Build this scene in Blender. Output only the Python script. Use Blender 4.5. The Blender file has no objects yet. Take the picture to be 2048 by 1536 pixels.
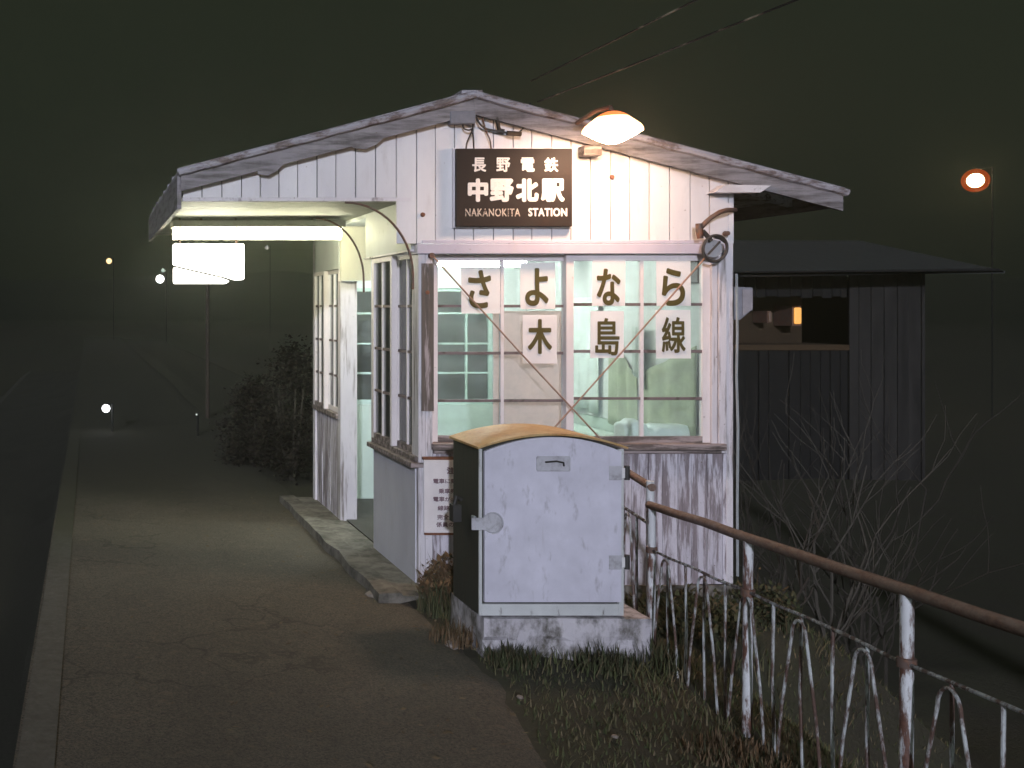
import bpy, bmesh, math, random
from mathutils import Vector, Matrix, noise as mnoise
random.seed(7)
S = bpy.context.scene
COL = S.collection
R = math.radians
# ------------------------------------------------------------------ camera
F, CX, CY, EYE = 2110.0, 180.0, 617.0, 1.64      # focal length / optical centre in photo pixels (2048 wide), eye height
cam_d = bpy.data.cameras.new('camera'); cam = bpy.data.objects.new('camera', cam_d); COL.objects.link(cam)
cam.location = (0, 0, EYE); cam.rotation_euler = (R(90), 0, 0)
cam_d.sensor_width = 36; cam_d.lens = F / 2048 * 36
cam_d.shift_x = (1024 - CX) / 2048; cam_d.shift_y = -(768 - CY) / 2048
cam_d.clip_start = 0.05; cam_d.clip_end = 2000
S.camera = cam
# ------------------------------------------------------------------ world
SUN_DIR = Vector((0.30, 1.0, -0.26)).normalized()
w = bpy.data.worlds.new('World'); S.world = w; w.use_nodes = True
nt = w.node_tree; nt.nodes.clear()
out = nt.nodes.new('ShaderNodeOutputWorld'); add = nt.nodes.new('ShaderNodeAddShader')
bg = nt.nodes.new('ShaderNodeBackground'); bg.inputs[0].default_value = (0.0170, 0.0205, 0.0115, 1); bg.inputs[1].default_value = 1
bg2 = nt.nodes.new('ShaderNodeBackground'); bg2.inputs[1].default_value = 0.0004
sky = nt.nodes.new('ShaderNodeTexSky'); sky.sky_type = 'NISHITA'; sky.sun_disc = False
sky.sun_elevation = math.asin(-SUN_DIR.z); sky.sun_rotation = math.atan2(-SUN_DIR.x, -SUN_DIR.y)
nt.links.new(sky.outputs[0], bg2.inputs[0]); nt.links.new(bg.outputs[0], add.inputs[0]); nt.links.new(bg2.outputs[0], add.inputs[1])
nt.links.new(add.outputs[0], out.inputs[0])
sd = bpy.data.lights.new('flash_stand_in', 'SUN'); so = bpy.data.objects.new('flash_stand_in', sd); COL.objects.link(so)  # sun lamp added in place of a camera flash, not a moon
sd.energy = 2.8; sd.angle = R(1.2); sd.color = (0.81, 0.83, 1.0)
so.rotation_euler = SUN_DIR.to_track_quat('-Z', 'Y').to_euler(); so.location = (-4, -8, 5)
S.view_settings.view_transform = 'Standard'; S.view_settings.look = 'None'; S.view_settings.exposure = 0; S.view_settings.gamma = 1
S.cycles.use_denoising = True
S.cycles.max_bounces = 8; S.cycles.transparent_max_bounces = 16
S.cycles.sample_clamp_indirect = 6

# ------------------------------------------------------------------ helpers
def PX(x, Y): return (x - CX) * Y / F
def PZ(y, Y): return EYE - (y - CY) * Y / F
BASE = {}
def root(name, loc, label, cat, group=None):
    o = bpy.data.objects.new(name, None); o.empty_display_size = 0.1; COL.objects.link(o)
    o.location = loc; BASE[o] = Vector(loc); tag(o, label, cat, group); return o
def tag(o, label=None, cat=None, group=None, kind=None):
    if label: o['label'] = label
    if cat: o['category'] = cat
    if group: o['group'] = group
    if kind: o['kind'] = kind
    return o
class MB:
    def __init__(s): s.v = []; s.f = []
    def add(s, vs, fs):
        b = len(s.v); s.v += [Vector(v) for v in vs]; s.f += [[b + i for i in f] for f in fs]; return s
    def box(s, x0, x1, y0, y1, z0, z1):
        return s.add([(x0,y0,z0),(x1,y0,z0),(x1,y1,z0),(x0,y1,z0),(x0,y0,z1),(x1,y0,z1),(x1,y1,z1),(x0,y1,z1)],
                     [(0,3,2,1),(4,5,6,7),(0,1,5,4),(1,2,6,5),(2,3,7,6),(3,0,4,7)])
    def prism(s, pts, y0, y1):                       # outline in X,Z pushed along Y
        n = len(pts)
        vs = [(p[0], y0, p[1]) for p in pts] + [(p[0], y1, p[1]) for p in pts]
        return s.add(vs, [list(range(n)), list(range(2*n-1, n-1, -1))] + [(i, i+n, (i+1)%n+n, (i+1)%n) for i in range(n)])
    def prismx(s, pts, x0, x1):                      # outline in Y,Z pushed along X
        n = len(pts)
        vs = [(x0, p[0], p[1]) for p in pts] + [(x1, p[0], p[1]) for p in pts]
        return s.add(vs, [list(range(n)), list(range(2*n-1, n-1, -1))] + [(i, i+n, (i+1)%n+n, (i+1)%n) for i in range(n)])
    def tube(s, pts, r, n=8):
        pts = [Vector(p) for p in pts]; rs = r if isinstance(r, (list, tuple)) else [r]*len(pts)
        b = len(s.v); up = None
        for i, p in enumerate(pts):
            d = (pts[min(i+1, len(pts)-1)] - pts[max(i-1, 0)]).normalized()
            if up is None:
                up = Vector((0,0,1)) if abs(d.z) < .9 else Vector((0,1,0))
            u = d.cross(up).normalized(); v = u.cross(d).normalized(); up = v
            for k in range(n):
                a = 2*math.pi*k/n; s.v.append(p + (u*math.cos(a) + v*math.sin(a))*rs[i])
        for i in range(len(pts)-1):
            for k in range(n):
                a = b+i*n+k; c = b+i*n+(k+1)%n; s.f.append([a, c, c+n, a+n])
        s.f.append([b+k for k in range(n)][::-1]); s.f.append([b+(len(pts)-1)*n+k for k in range(n)])
        return s
    def lathe(s, prof, c, axis='Z', n=28, tilt=None):       # profile [(r,h)] turned round an axis through c
        b = len(s.v); c = Vector(c)
        for r, h in prof:
            for k in range(n):
                a = 2*math.pi*k/n; p = Vector((r*math.cos(a), r*math.sin(a), h))
                if axis == 'Y': p = Vector((p.x, p.z, p.y))
                if axis == 'X': p = Vector((p.z, p.x, p.y))
                if tilt: p = tilt @ p
                s.v.append(c + p)
        for i in range(len(prof)-1):
            for k in range(n):
                a = b+i*n+k; d = b+i*n+(k+1)%n; s.f.append([a, d, d+n, a+n])
        return s
    def build(s, name, m, parent=None, smooth=False, bevel=0, base=None):
        off = BASE[parent] if parent else (Vector(base) if base else Vector((0,0,0)))
        me = bpy.data.meshes.new(name); me.from_pydata([v - off for v in s.v], [], s.f)
        bm = bmesh.new(); bm.from_mesh(me); bmesh.ops.recalc_face_normals(bm, faces=bm.faces); bm.to_mesh(me); bm.free()
        if smooth:
            for p in me.polygons: p.use_smooth = True
        me.materials.append(m)
        o = bpy.data.objects.new(name, me); COL.objects.link(o)
        if parent: o.parent = parent
        else: o.location = off
        BASE[o] = off
        if smooth:
            try:
                md = o.modifiers.new('e', 'EDGE_SPLIT'); md.split_angle = R(42)
            except Exception: pass
        if bevel:
            md = o.modifiers.new('b', 'BEVEL'); md.width = bevel; md.segments = 2; md.limit_method = 'ANGLE'; md.angle_limit = R(40)
        return o

# ------------------------------------------------------------------ materials
def mat(name):
    m = bpy.data.materials.new(name); m.use_nodes = True; t = m.node_tree
    p = t.nodes['Principled BSDF']; return m, t, p
def rgb(c): return (c[0], c[1], c[2], 1)
def N(t, ty, **kw):
    n = t.nodes.new(ty)
    for k, v in kw.items(): setattr(n, k, v)
    return n
def nz(t, scale, detail=6, rough=.6, mp=(1,1,1), off=(0,0,0)):
    tc = N(t, 'ShaderNodeTexCoord'); mm = N(t, 'ShaderNodeMapping'); mm.inputs['Scale'].default_value = mp; mm.inputs['Location'].default_value = off
    n = N(t, 'ShaderNodeTexNoise'); n.inputs['Scale'].default_value = scale; n.inputs['Detail'].default_value = detail; n.inputs['Roughness'].default_value = rough
    t.links.new(tc.outputs['Object'], mm.inputs[0]); t.links.new(mm.outputs[0], n.inputs['Vector']); return n.outputs['Fac']
def ramp(t, src, a, b, c0=(0,0,0), c1=(1,1,1)):
    r = N(t, 'ShaderNodeValToRGB'); r.color_ramp.elements[0].position = a; r.color_ramp.elements[1].position = b
    r.color_ramp.elements[0].color = rgb(c0); r.color_ramp.elements[1].color = rgb(c1)
    t.links.new(src, r.inputs[0]); return r.outputs[0]
def mix(t, f, a, b, mode='MIX'):
    n = N(t, 'ShaderNodeMix', data_type='RGBA', blend_type=mode)
    if isinstance(f, (int, float)): n.inputs[0].default_value = f
    else: t.links.new(f, n.inputs[0])
    for k, v in ((6, a), (7, b)):
        if isinstance(v, tuple): n.inputs[k].default_value = rgb(v)
        else: t.links.new(v, n.inputs[k])
    return n.outputs[2]
def bump(t, p, h, strength=.3, dist=.01):
    b = N(t, 'ShaderNodeBump'); b.inputs['Strength'].default_value = strength; b.inputs['Distance'].default_value = dist
    t.links.new(h, b.inputs['Height']); t.links.new(b.outputs[0], p.inputs['Normal'])
def island(t):
    g = N(t, 'ShaderNodeNewGeometry'); return g.outputs['Random Per Island']
def painted(name, paint, under, wear=.4, soft=.08, mp=(1,1,.16), scale=26, dirt=.5, dirtc=(.42,.38,.36), tint=.18, rough=.62, spots=True):
    """old paint on wood: worn through in vertical streaks, stained, each board a little different"""
    m, t, p = mat(name)
    c = mix(t, ramp(t, nz(t, 3.1, 5, .65, (1,1,.5), (3,1,7)), .38, .72), paint, tuple(x*y for x, y in zip(paint, (.84,.83,.86))))
    c = mix(t, ramp(t, nz(t, 11, 8, .7, (1.6,1.6,.35), (9,4,2)), .55, .78), c, tuple(a*(1-dirt)+b*dirt for a, b in zip(paint, dirtc)))
    if tint:
        c = mix(t, tint, c, ramp(t, island(t), 0, 1, (.35,.34,.36), (1,1,1)), 'MULTIPLY')
    wn = nz(t, scale, 9, .68, mp, (1,2,3))
    mask = ramp(t, wn, 1-wear-soft if False else .5+(.5-wear)*.6-soft/2, .5+(.5-wear)*.6+soft/2)
    uc = mix(t, ramp(t, nz(t, 40, 6, .7, (1,1,.08)), .3, .7), under, tuple(x*.5 for x in under))
    c = mix(t, mask, c, uc)
    if spots:
        c = mix(t, ramp(t, nz(t, 60, 2, .5, (1,1,1), (5,5,5)), .73, .78), c, (.16,.11,.08))
    t.links.new(c, p.inputs['Base Color']); p.inputs['Roughness'].default_value = rough
    bump(t, p, mask, -.35, .003); return m
def plain(name, c, rough=.6, metal=0, var=.25, scale=18, mp=(1,1,1), bmp=.15):
    m, t, p = mat(name)
    n = nz(t, scale, 7, .65, mp)
    t.links.new(mix(t, ramp(t, n, .3, .75), c, tuple(x*(1-var) for x in c)), p.inputs['Base Color'])
    p.inputs['Roughness'].default_value = rough; p.inputs['Metallic'].default_value = metal
    if bmp: bump(t, p, n, bmp, .004)
    return m
def rusty(name, paint, amount=.45, mp=(1,1,1), scale=22, rust=(.20,.085,.045), metal=0, soft=.1, rough=.55, streak=None):
    m, t, p = mat(name)
    n = nz(t, scale, 8, .7, mp); k = .5+(.5-amount)*.6
    mask = ramp(t, n, k-soft/2, k+soft/2)
    r = mix(t, ramp(t, nz(t, 70, 5, .7), .35, .7), rust, (rust[0]*.45, rust[1]*.45, rust[2]*.5))
    d = mix(t, ramp(t, nz(t, 5, 5, .6), .35, .75), paint, tuple(x*.8 for x in paint))
    c = mix(t, mask, d, r)
    if streak:
        c = mix(t, ramp(t, nz(t, 9, 7, .75, (3,1,.16), (2,7,1)), .60, .80, (0,0,0), (.55,.55,.55)), c, streak)
        c = mix(t, ramp(t, nz(t, 2.6, 6, .7, (1,1,1), (4,1,9)), .42, .70, (0,0,0), (.30,.30,.30)), c, tuple(x*.55 for x in paint))
    t.links.new(c, p.inputs['Base Color'])
    p.inputs['Roughness'].default_value = rough; p.inputs['Metallic'].default_value = metal
    bump(t, p, mix(t, .6, mask, nz(t, 3.5, 3, .5)) if streak else mask, .35, .003); return m
def glow(name, c, s):
    m, t, p = mat(name); p.inputs['Base Color'].default_value = (.12,.11,.10,1)
    p.inputs['Emission Color'].default_value = rgb(c); p.inputs['Emission Strength'].default_value = s; return m
def glass(name, veil=.07, tint=(.95,.985,.975)):
    m = bpy.data.materials.new(name); m.use_nodes = True; t = m.node_tree; t.nodes.clear()
    o = N(t, 'ShaderNodeOutputMaterial'); tr = N(t, 'ShaderNodeBsdfTransparent'); tr.inputs[0].default_value = rgb(tint)
    gl = N(t, 'ShaderNodeBsdfGlossy'); gl.inputs['Roughness'].default_value = .02; fr = N(t, 'ShaderNodeFresnel'); fr.inputs[0].default_value = 1.5
    df = N(t, 'ShaderNodeBsdfDiffuse'); df.inputs[0].default_value = (.75,.8,.78,1)
    m1 = N(t, 'ShaderNodeMixShader'); m2 = N(t, 'ShaderNodeMixShader')
    dm = ramp(t, nz(t, 7, 7, .7), .35, .8, (veil*.4,)*3, (veil*2,)*3)
    t.links.new(dm, m1.inputs[0]); t.links.new(tr.outputs[0], m1.inputs[1]); t.links.new(df.outputs[0], m1.inputs[2])
    t.links.new(fr.outputs[0], m2.inputs[0]); t.links.new(m1.outputs[0], m2.inputs[1]); t.links.new(gl.outputs[0], m2.inputs[2])
    t.links.new(m2.outputs[0], o.inputs[0]); return m

WHITE = (.80,.79,.80)
WOOD = (.23,.19,.18)
M_gable = painted('gable_boards', WHITE, WOOD, wear=.10, dirt=.35, tint=.14)
M_lower = painted('worn_boards', (.72,.69,.75), (.33,.28,.30), wear=.50, soft=.10, scale=30, mp=(1,1,.10), dirt=.6, tint=.3)
M_panel = painted('side_panel', (.60,.60,.66), (.26,.25,.27), wear=.12, dirt=.45, tint=0, mp=(1,1,.3))
M_trim = painted('trim_paint', (.76,.73,.75), (.27,.22,.22), wear=.30, soft=.12, dirt=.5, mp=(.4,.4,.4), tint=.1)
M_post = painted('post_paint', (.74,.71,.74), (.25,.21,.20), wear=.34, soft=.14, dirt=.6, mp=(1,1,.07), tint=.25)
M_sash = painted('sash_paint', (.80,.74,.73), (.33,.24,.22), wear=.16, soft=.1, scale=40, dirt=.4, mp=(.5,.5,.3), tint=.1)
M_muntin = painted('muntin_backlit', (.19,.145,.145), (.12,.085,.075), wear=.4, scale=40, mp=(.4,.4,.4), tint=.1)  # dark bars: their backlit shade is put into the colour
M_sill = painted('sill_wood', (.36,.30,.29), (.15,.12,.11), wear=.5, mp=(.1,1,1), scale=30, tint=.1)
M_barge = painted('barge_wood', (.30,.28,.29), (.13,.115,.115), wear=.45, soft=.2, mp=(.12,.12,1), scale=30, dirt=.6, tint=.15)
M_roof = rusty('roof_metal', (.42,.40,.44), .46, mp=(.5,.5,1), scale=16, rust=(.23,.18,.17), rough=.6)
M_soffit = painted('soffit_paint', (.62,.68,.72), (.22,.22,.21), wear=.42, soft=.14, mp=(1,.2,1), dirt=.6, tint=.3)
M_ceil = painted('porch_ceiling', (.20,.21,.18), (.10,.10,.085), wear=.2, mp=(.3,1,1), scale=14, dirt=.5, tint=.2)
M_header = painted('header_board', (.50,.53,.52), (.24,.23,.21), wear=.22, mp=(1,1,.4), dirt=.5, tint=.1)
M_inner = plain('inner_white', (.74,.78,.77), .7, var=.14, scale=3)
M_dado = plain('inner_green', (.54,.65,.58), .6, var=.2, scale=4)
M_floor = plain('floor_concrete', (.06,.058,.052), .85, var=.4, scale=9)
M_conc = painted('footing_concrete', (.22,.205,.175), (.09,.083,.068), wear=.46, soft=.25, mp=(1,1,1), scale=9, dirt=.5, tint=0, rough=.9)
M_glass = glass('window_glass')
M_gpaint = rusty('cabinet_paint', (.69,.68,.78), .17, mp=(1,1,.35), scale=20, rust=(.30,.28,.29), soft=.25, rough=.45, streak=(.30,.25,.24))
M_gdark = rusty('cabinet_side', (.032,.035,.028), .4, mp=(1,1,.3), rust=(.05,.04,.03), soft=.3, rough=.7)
M_gtop = rusty('cabinet_top', (.58,.42,.20), .5, rust=(.46,.24,.07), soft=.35, scale=8, rough=.6)
M_frame = rusty('cabinet_frame', (.58,.60,.60), .32, rust=(.12,.10,.09), mp=(1,1,.3), soft=.12)
M_rail = rusty('rail_rust', (.27,.22,.19), .62, rust=(.20,.115,.08), mp=(1,.3,1), scale=30, soft=.3, rough=.8)
M_bar = rusty('bar_paint', (.70,.72,.74), .47, rust=(.17,.085,.06), mp=(1,1,.22), scale=26, soft=.08, rough=.5)
M_barr = rusty('thin_bar_paint', (.50,.53,.53), .53, rust=(.13,.075,.055), mp=(1,1,.25), scale=30, soft=.12, rough=.6)
M_iron = rusty('bracket_iron', (.13,.09,.075), .5, rust=(.19,.095,.06), rough=.7)
M_cable = plain('cable_rubber', (.035,.03,.028), .6)
M_brace = plain('brace_rod', (.40,.24,.17), .6, var=.5)
M_signbg = rusty('sign_enamel', (.030,.022,.020), .2, rust=(.06,.035,.025), scale=9, soft=.3, rough=.55)
M_signbg.node_tree.nodes['Principled BSDF'].inputs['Specular IOR Level'].default_value = .15
M_letter = plain('sign_white', (.82,.78,.74), .5, var=.2, scale=60)
M_lettergold = rusty('sign_worn_white', (.66,.56,.46), .42, rust=(.10,.06,.045), scale=45, soft=.12)
M_paper = plain('paper', (.90,.86,.85), .8, var=.06, scale=5, bmp=.25)
def translucent(m, c, k):
    t = m.node_tree; o = t.nodes['Material Output']; p = t.nodes['Principled BSDF']; tr = N(t, 'ShaderNodeBsdfTranslucent'); tr.inputs[0].default_value = rgb(c)
    mx = N(t, 'ShaderNodeMixShader'); mx.inputs[0].default_value = k
    t.links.new(p.outputs[0], mx.inputs[1]); t.links.new(tr.outputs[0], mx.inputs[2]); t.links.new(mx.outputs[0], o.inputs[0]); return m
translucent(M_paper, (.90,.87,.85), .18)
M_ink = plain('ink', (.10,.075,.014), .5, var=.3, scale=60, bmp=0)
M_notice = rusty('notice_enamel', (.80,.77,.77), .03, rust=(.28,.12,.06), soft=.08, rough=.35)
M_noteink = plain('notice_ink', (.20,.12,.15), .6, var=.5, scale=90, bmp=0)
M_rustedge = plain('rust_edge', (.25,.10,.055), .85, var=.6, scale=40)

# ------------------------------------------------------------------ setting
def hgt(x, y):                                     # the lie of the land
    n = mnoise.noise(Vector((x*.45, y*.45, 1.7)))*.05 + mnoise.noise(Vector((x*1.9, y*1.9, 4)))*.018
    fx = 2.81 + (y-5.3)*.155 if y < 5.4 else 3.75 if y > 5.9 else 2.82 + (y-5.4)*1.86
    if x < -.25: return -.95 + n
    k = max(0.0, min(1.0, (x - fx - .05)/1.5)); k = k*k*(3-2*k)
    zp = (.653 + (5.27-y)*.062 - .80) if y < 5.5 else -.10
    zp = max(-.09, min(.05, zp))
    e = max(0.0, min(1.0, (x-2.15)/.5))
    top = -.03 + (zp+.03)*e + n*.7
    if y > 60.5:
        q = min(1, (y-60.5)/7); top = top*(1-q) - .95*q
    return top*(1-k) + (-1.0+n*3)*k
xs = [-300,-200,-100,-50,-25,-12,-7,-4,-2,-1,-.5,-.30,-.2] + [i*.09 for i in range(0, 72)] + [6.8,7.4,8.2,9.5,11,13,16,20,26,36,60,110,200,300]
ys = [-60,-20,-8,-4,-2,-1,0,.6,1.2] + [1.6+i*.1 for i in range(0, 62)] + [8,8.5,9,9.6,10.4,11.4,12.6,14,15,16,18,21,25,32,45,58,70,120,200,290]
g = MB(); nx = len(xs)
g.add([(x, y, hgt(x, y)) for y in ys for x in xs], [(j*nx+i, j*nx+i+1, (j+1)*nx+i+1, (j+1)*nx+i) for j in range(len(ys)-1) for i in range(nx-1)])
def ground_mat():
    m, t, p = mat('earth')
    a = nz(t, 2.3, 7, .65); b = nz(t, 30, 8, .75); c = nz(t, .25, 4, .5)
    col = mix(t, ramp(t, a, .35, .7), (.062,.056,.036), (.062,.068,.030))
    col = mix(t, ramp(t, b, .35, .75), col, (.045,.040,.028))
    t.links.new(col, p.inputs['Base Color']); p.inputs['Roughness'].default_value = .95; bump(t, p, b, .8, .03); return m
tag(g.build('ground', ground_mat(), smooth=True), kind='structure')
def asphalt_mat():
    m, t, p = mat('asphalt')
    a = nz(t, 1.3, 6, .6); b = nz(t, 95, 6, .8); c = nz(t, 14, 7, .7, (1,1,1), (4,4,4)); d = nz(t, 230, 3, .7, (1,1,1), (7,1,1))
    col = mix(t, ramp(t, a, .35, .72), (.190,.166,.126), (.140,.123,.095))
    col = mix(t, ramp(t, b, .40, .62), col, (.045,.040,.034))
    col = mix(t, ramp(t, c, .55, .80), col, (.22,.165,.115))
    col = mix(t, ramp(t, d, .62, .70), col, (.34,.30,.25))
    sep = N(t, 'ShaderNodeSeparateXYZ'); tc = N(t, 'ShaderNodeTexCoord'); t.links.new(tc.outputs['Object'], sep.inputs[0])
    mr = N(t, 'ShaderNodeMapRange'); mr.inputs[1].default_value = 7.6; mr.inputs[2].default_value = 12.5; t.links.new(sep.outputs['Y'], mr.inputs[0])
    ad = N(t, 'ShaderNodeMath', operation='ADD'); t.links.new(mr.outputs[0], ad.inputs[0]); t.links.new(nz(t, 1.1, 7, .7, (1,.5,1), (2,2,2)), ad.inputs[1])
    col = mix(t, ramp(t, ad.outputs[0], .62, .98), col, (.062,.060,.040))          # light falling off with distance, painted as a darker far end
    t.links.new(col, p.inputs['Base Color']); p.inputs['Roughness'].default_value = .9
    vo = N(t, 'ShaderNodeTexVoronoi', feature='DISTANCE_TO_EDGE'); vo.inputs['Scale'].default_value = 1.25
    wn = N(t, 'ShaderNodeTexNoise'); wn.inputs['Scale'].default_value = 3.5; wn.inputs['Detail'].default_value = 6
    va = N(t, 'ShaderNodeVectorMath', operation='MULTIPLY_ADD'); va.inputs[1].default_value = (.45,.45,.45)
    t.links.new(tc.outputs['Object'], wn.inputs['Vector']); t.links.new(wn.outputs['Color'], va.inputs[0]); t.links.new(tc.outputs['Object'], va.inputs[2]); t.links.new(va.outputs[0], vo.inputs['Vector'])
    cr = ramp(t, vo.outputs['Distance'], .003, .014, (1,1,1), (0,0,0))
    cm = mix(t, ramp(t, nz(t, .8, 4, .6, (1,1,1), (8,3,1)), .42, .55), (0,0,0), cr)
    col = mix(t, cm, col, mix(t, .6, col, (.035,.033,.024)))
    st = ramp(t, nz(t, .55, 7, .7, (1,.7,1), (1,9,3)), .46, .66); col = mix(t, st, col, mix(t, .42, col, (.05,.045,.035)))
    t.links.new(col, p.inputs['Base Color'])
    hb = mix(t, .5, b, d); bump(t, p, hb, .9, .012); return m
pl = MB(); ys2 = [-6,-3,-1,0] + [1+i*.12 for i in range(45)] + [6.5,7,7.6,8.3,9,9.6,10.2,11,12,13.5,15,17,20,24,32,45,60]
def edge_x(y):
    e = 1.86 if y > 4.6 else 1.86 - (4.6-y)*.20
    if y > 5.55: e = 1.86
    return e + mnoise.noise(Vector((y*2.4, 3, 8)))*.07 + mnoise.noise(Vector((y*9, 3, 8)))*.035
cols = 15; pv = []
for y in ys2:
    e = edge_x(y)
    for i in range(cols):
        x = -.275 + (e+.275)*i/(cols-1)
        z = .006 + mnoise.noise(Vector((x*.9, y*.9, 2)))*.007
        if i == cols-1: z = hgt(x, y) - .02
        pv.append((x, y, z))
nb = len(pv)
pf = [(j*cols+i, j*cols+i+1, (j+1)*cols+i+1, (j+1)*cols+i) for j in range(len(ys2)-1) for i in range(cols-1)]
for j, y in enumerate(ys2): pv += [(-.275, y, -.12), (-.25, y, -.12), (-.25, y, -1.0)]
for j in range(len(ys2)-1):
    a, b = nb+j*3, nb+(j+1)*3
    pf += [(j*cols, (j+1)*cols, b, a), (a, b, b+1, a+1), (a+1, b+1, b+2, a+2)]
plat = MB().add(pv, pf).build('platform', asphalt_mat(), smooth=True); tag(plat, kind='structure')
# painted line along the platform edge: worn, 16 cm wide
lm = painted('edge_line_paint', (.155,.150,.134), (.120,.110,.088), wear=.60, soft=.5, mp=(1,1,1), scale=12, tint=0, rough=.9, spots=False)
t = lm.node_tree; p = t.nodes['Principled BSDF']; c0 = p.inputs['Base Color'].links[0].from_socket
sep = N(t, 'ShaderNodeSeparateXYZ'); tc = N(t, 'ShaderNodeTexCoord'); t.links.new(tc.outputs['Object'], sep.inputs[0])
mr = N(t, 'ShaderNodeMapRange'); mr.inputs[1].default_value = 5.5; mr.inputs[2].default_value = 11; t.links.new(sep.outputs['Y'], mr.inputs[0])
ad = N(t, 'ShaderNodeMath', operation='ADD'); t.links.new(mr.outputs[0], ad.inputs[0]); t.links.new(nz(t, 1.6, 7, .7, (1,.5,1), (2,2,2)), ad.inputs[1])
t.links.new(mix(t, ramp(t, ad.outputs[0], .62, 1.05), c0, (.062,.060,.040)), p.inputs['Base Color'])     # fading light put into the line's colour farther along
ln = MB(); lv = []; ys3 = [y for y in ys2 if y < 16]
for y in ys3:
    for i in range(3):
        x = -.262 + .135*i/2; lv.append((x, y, .0115 + mnoise.noise(Vector((x*.9, y*.9, 2)))*.007))
ln.add(lv, [(j*3+i, j*3+i+1, (j+1)*3+i+1, (j+1)*3+i) for j in range(len(ys3)-1) for i in range(2)])
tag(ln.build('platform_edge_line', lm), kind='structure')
# trackbed: ballast, sleepers and two rails
tb = MB(); tv = []; tx = [-2.6,-2.3,-1.9,-1.5,-1.1,-.7,-.45,-.27]
tys = [-6+i*.8 for i in range(60)]
for y in tys:
    for x in tx: tv.append((x, y, -.80 + mnoise.noise(Vector((x*3, y*3, 0)))*.03 - (.16 if x in (-2.6,) else 0)))
tb.add(tv, [(j*8+i, j*8+i+1, (j+1)*8+i+1, (j+1)*8+i) for j in range(len(tys)-1) for i in range(7)])
tag(tb.build('track_bed', plain('ballast', (.060,.058,.042), .95, var=.4, scale=40, bmp=1)), kind='structure')
# hills far away
hv = MB(); hp = []
for i in range(121):
    x = -298 + 596*i/120; h = 5 + 9*(.5+.5*mnoise.noise(Vector((x*.012, 1, 0)))) + 2*mnoise.noise(Vector((x*.06, 2, 0)))
    hp += [(x, 230, -3), (x, 240, h*.6), (x, 285, h)]
hv.add(hp, [(i*3+k, (i+1)*3+k, (i+1)*3+k+1, i*3+k+1) for i in range(120) for k in range(2)])
tag(hv.build('hills', plain('hill_wood', (.028,.030,.020), .95, var=.5, scale=.08), smooth=True), kind='structure')

# ------------------------------------------------------------------ station building
XL, XR, YF, YB = 1.893, 3.714, 6.10, 8.83
XE, CE = .535, 2.28
AX, AZ, SL = 2.195, 2.885, .2625          # roof ridge: x, top height, slope
def roofz(x, d=0): return AZ - SL*abs(x-AX) - d
B = root('station_building', ((XL+XR)/2, (YF+YB)/2, 0), 'small weathered white wooden station building with gabled roof and open porch', 'building')
# gable boards
gb = MB(); x = XE; first = True
while x < XR-.01:
    wd = min(.113 + random.uniform(-.006, .006), XR-x)
    x1 = x+wd; zb = CE if x1 < XL-.02 else 2.015
    if zb == CE and x1 > XL-.10: x1 = XL-.045
    dy = random.uniform(-.0025, .0025)
    xa, xb = x+.0030, x1-.0030
    t0, t1 = roofz(xa, .085), roofz(xb, .085)
    pts = [(xa, zb), (xb, zb), (xb, t1)]
    if xa < AX < xb: pts.append((AX, roofz(AX, .085)))
    pts.append((xa, t0))
    gb.prism(pts, YF-.018+dy, YF+dy)
    x = x1
gb.build('gable_boards', M_gable, B)
bk = MB().prism([(XE+.01, CE+.01), (XL, CE+.01), (XL, 2.02), (XR-.01, 2.02), (XR-.01, roofz(XR, .09)), (AX, roofz(AX, .09)), (XE+.01, roofz(XE, .09))], YF+.004, YF+.03)
bk.build('gable_backing', plain('backing_wood', (.035,.03,.03), .9), B)
# porch soffit edge board under gable, and corner trim
MB().box(XE, XL-.045, YF-.022, YF+.03, CE-.022, CE-.001).build('porch_beam', M_trim, B)
# lower front wall boards
lw = MB(); x = XL+.085
while x < XR-.01:
    wd = min(.088+random.uniform(-.01, .012), XR-.005-x); dy = random.uniform(-.003, .003)
    lw.box(x+.0018, x+wd-.0018, YF-.012+dy, YF+.006+dy, .05+random.uniform(-.02, .01), .802); x += wd
lw.build('lower_boards', M_lower, B)
MB().box(XL+.02, XR-.012, YF+.008, YF+.05, .03, .80).build('wall_backing', plain('backing_wood_low', (.09,.075,.07), .9), B)
MB().box(XL-.02, XR+.02, YF-.03, YB+.02, -.25, .045).build('foundation', M_conc, B)
# sill and header
MB().box(XL+.075, XR-.06, YF-.05, YF+.10, .825, .862).box(XL+.09, XR-.075, YF-.026, YF+.02, .803, .823).build('window_sill', M_sill, B, bevel=.004)
MB().box(XL-.01, XR-.045, YF-.034, YF+.10, 1.955, 2.012).box(XL+.02, XR-.08, YF-.026, YF-.0185, 2.014, 2.034).build('window_header', painted('header_paint', (.56,.53,.62), (.28,.20,.18), wear=.22, dirt=.4, mp=(.3,1,1), tint=.1), B, bevel=.003)
# corner posts
cp = MB().box(XL, XL+.04, YF-.02, YF+.10, .05, 1.953).box(XL+.043, XL+.084, YF-.014, YF+.10, .05, 1.953)
cp.build('corner_post', M_post, B, bevel=.003)
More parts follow.
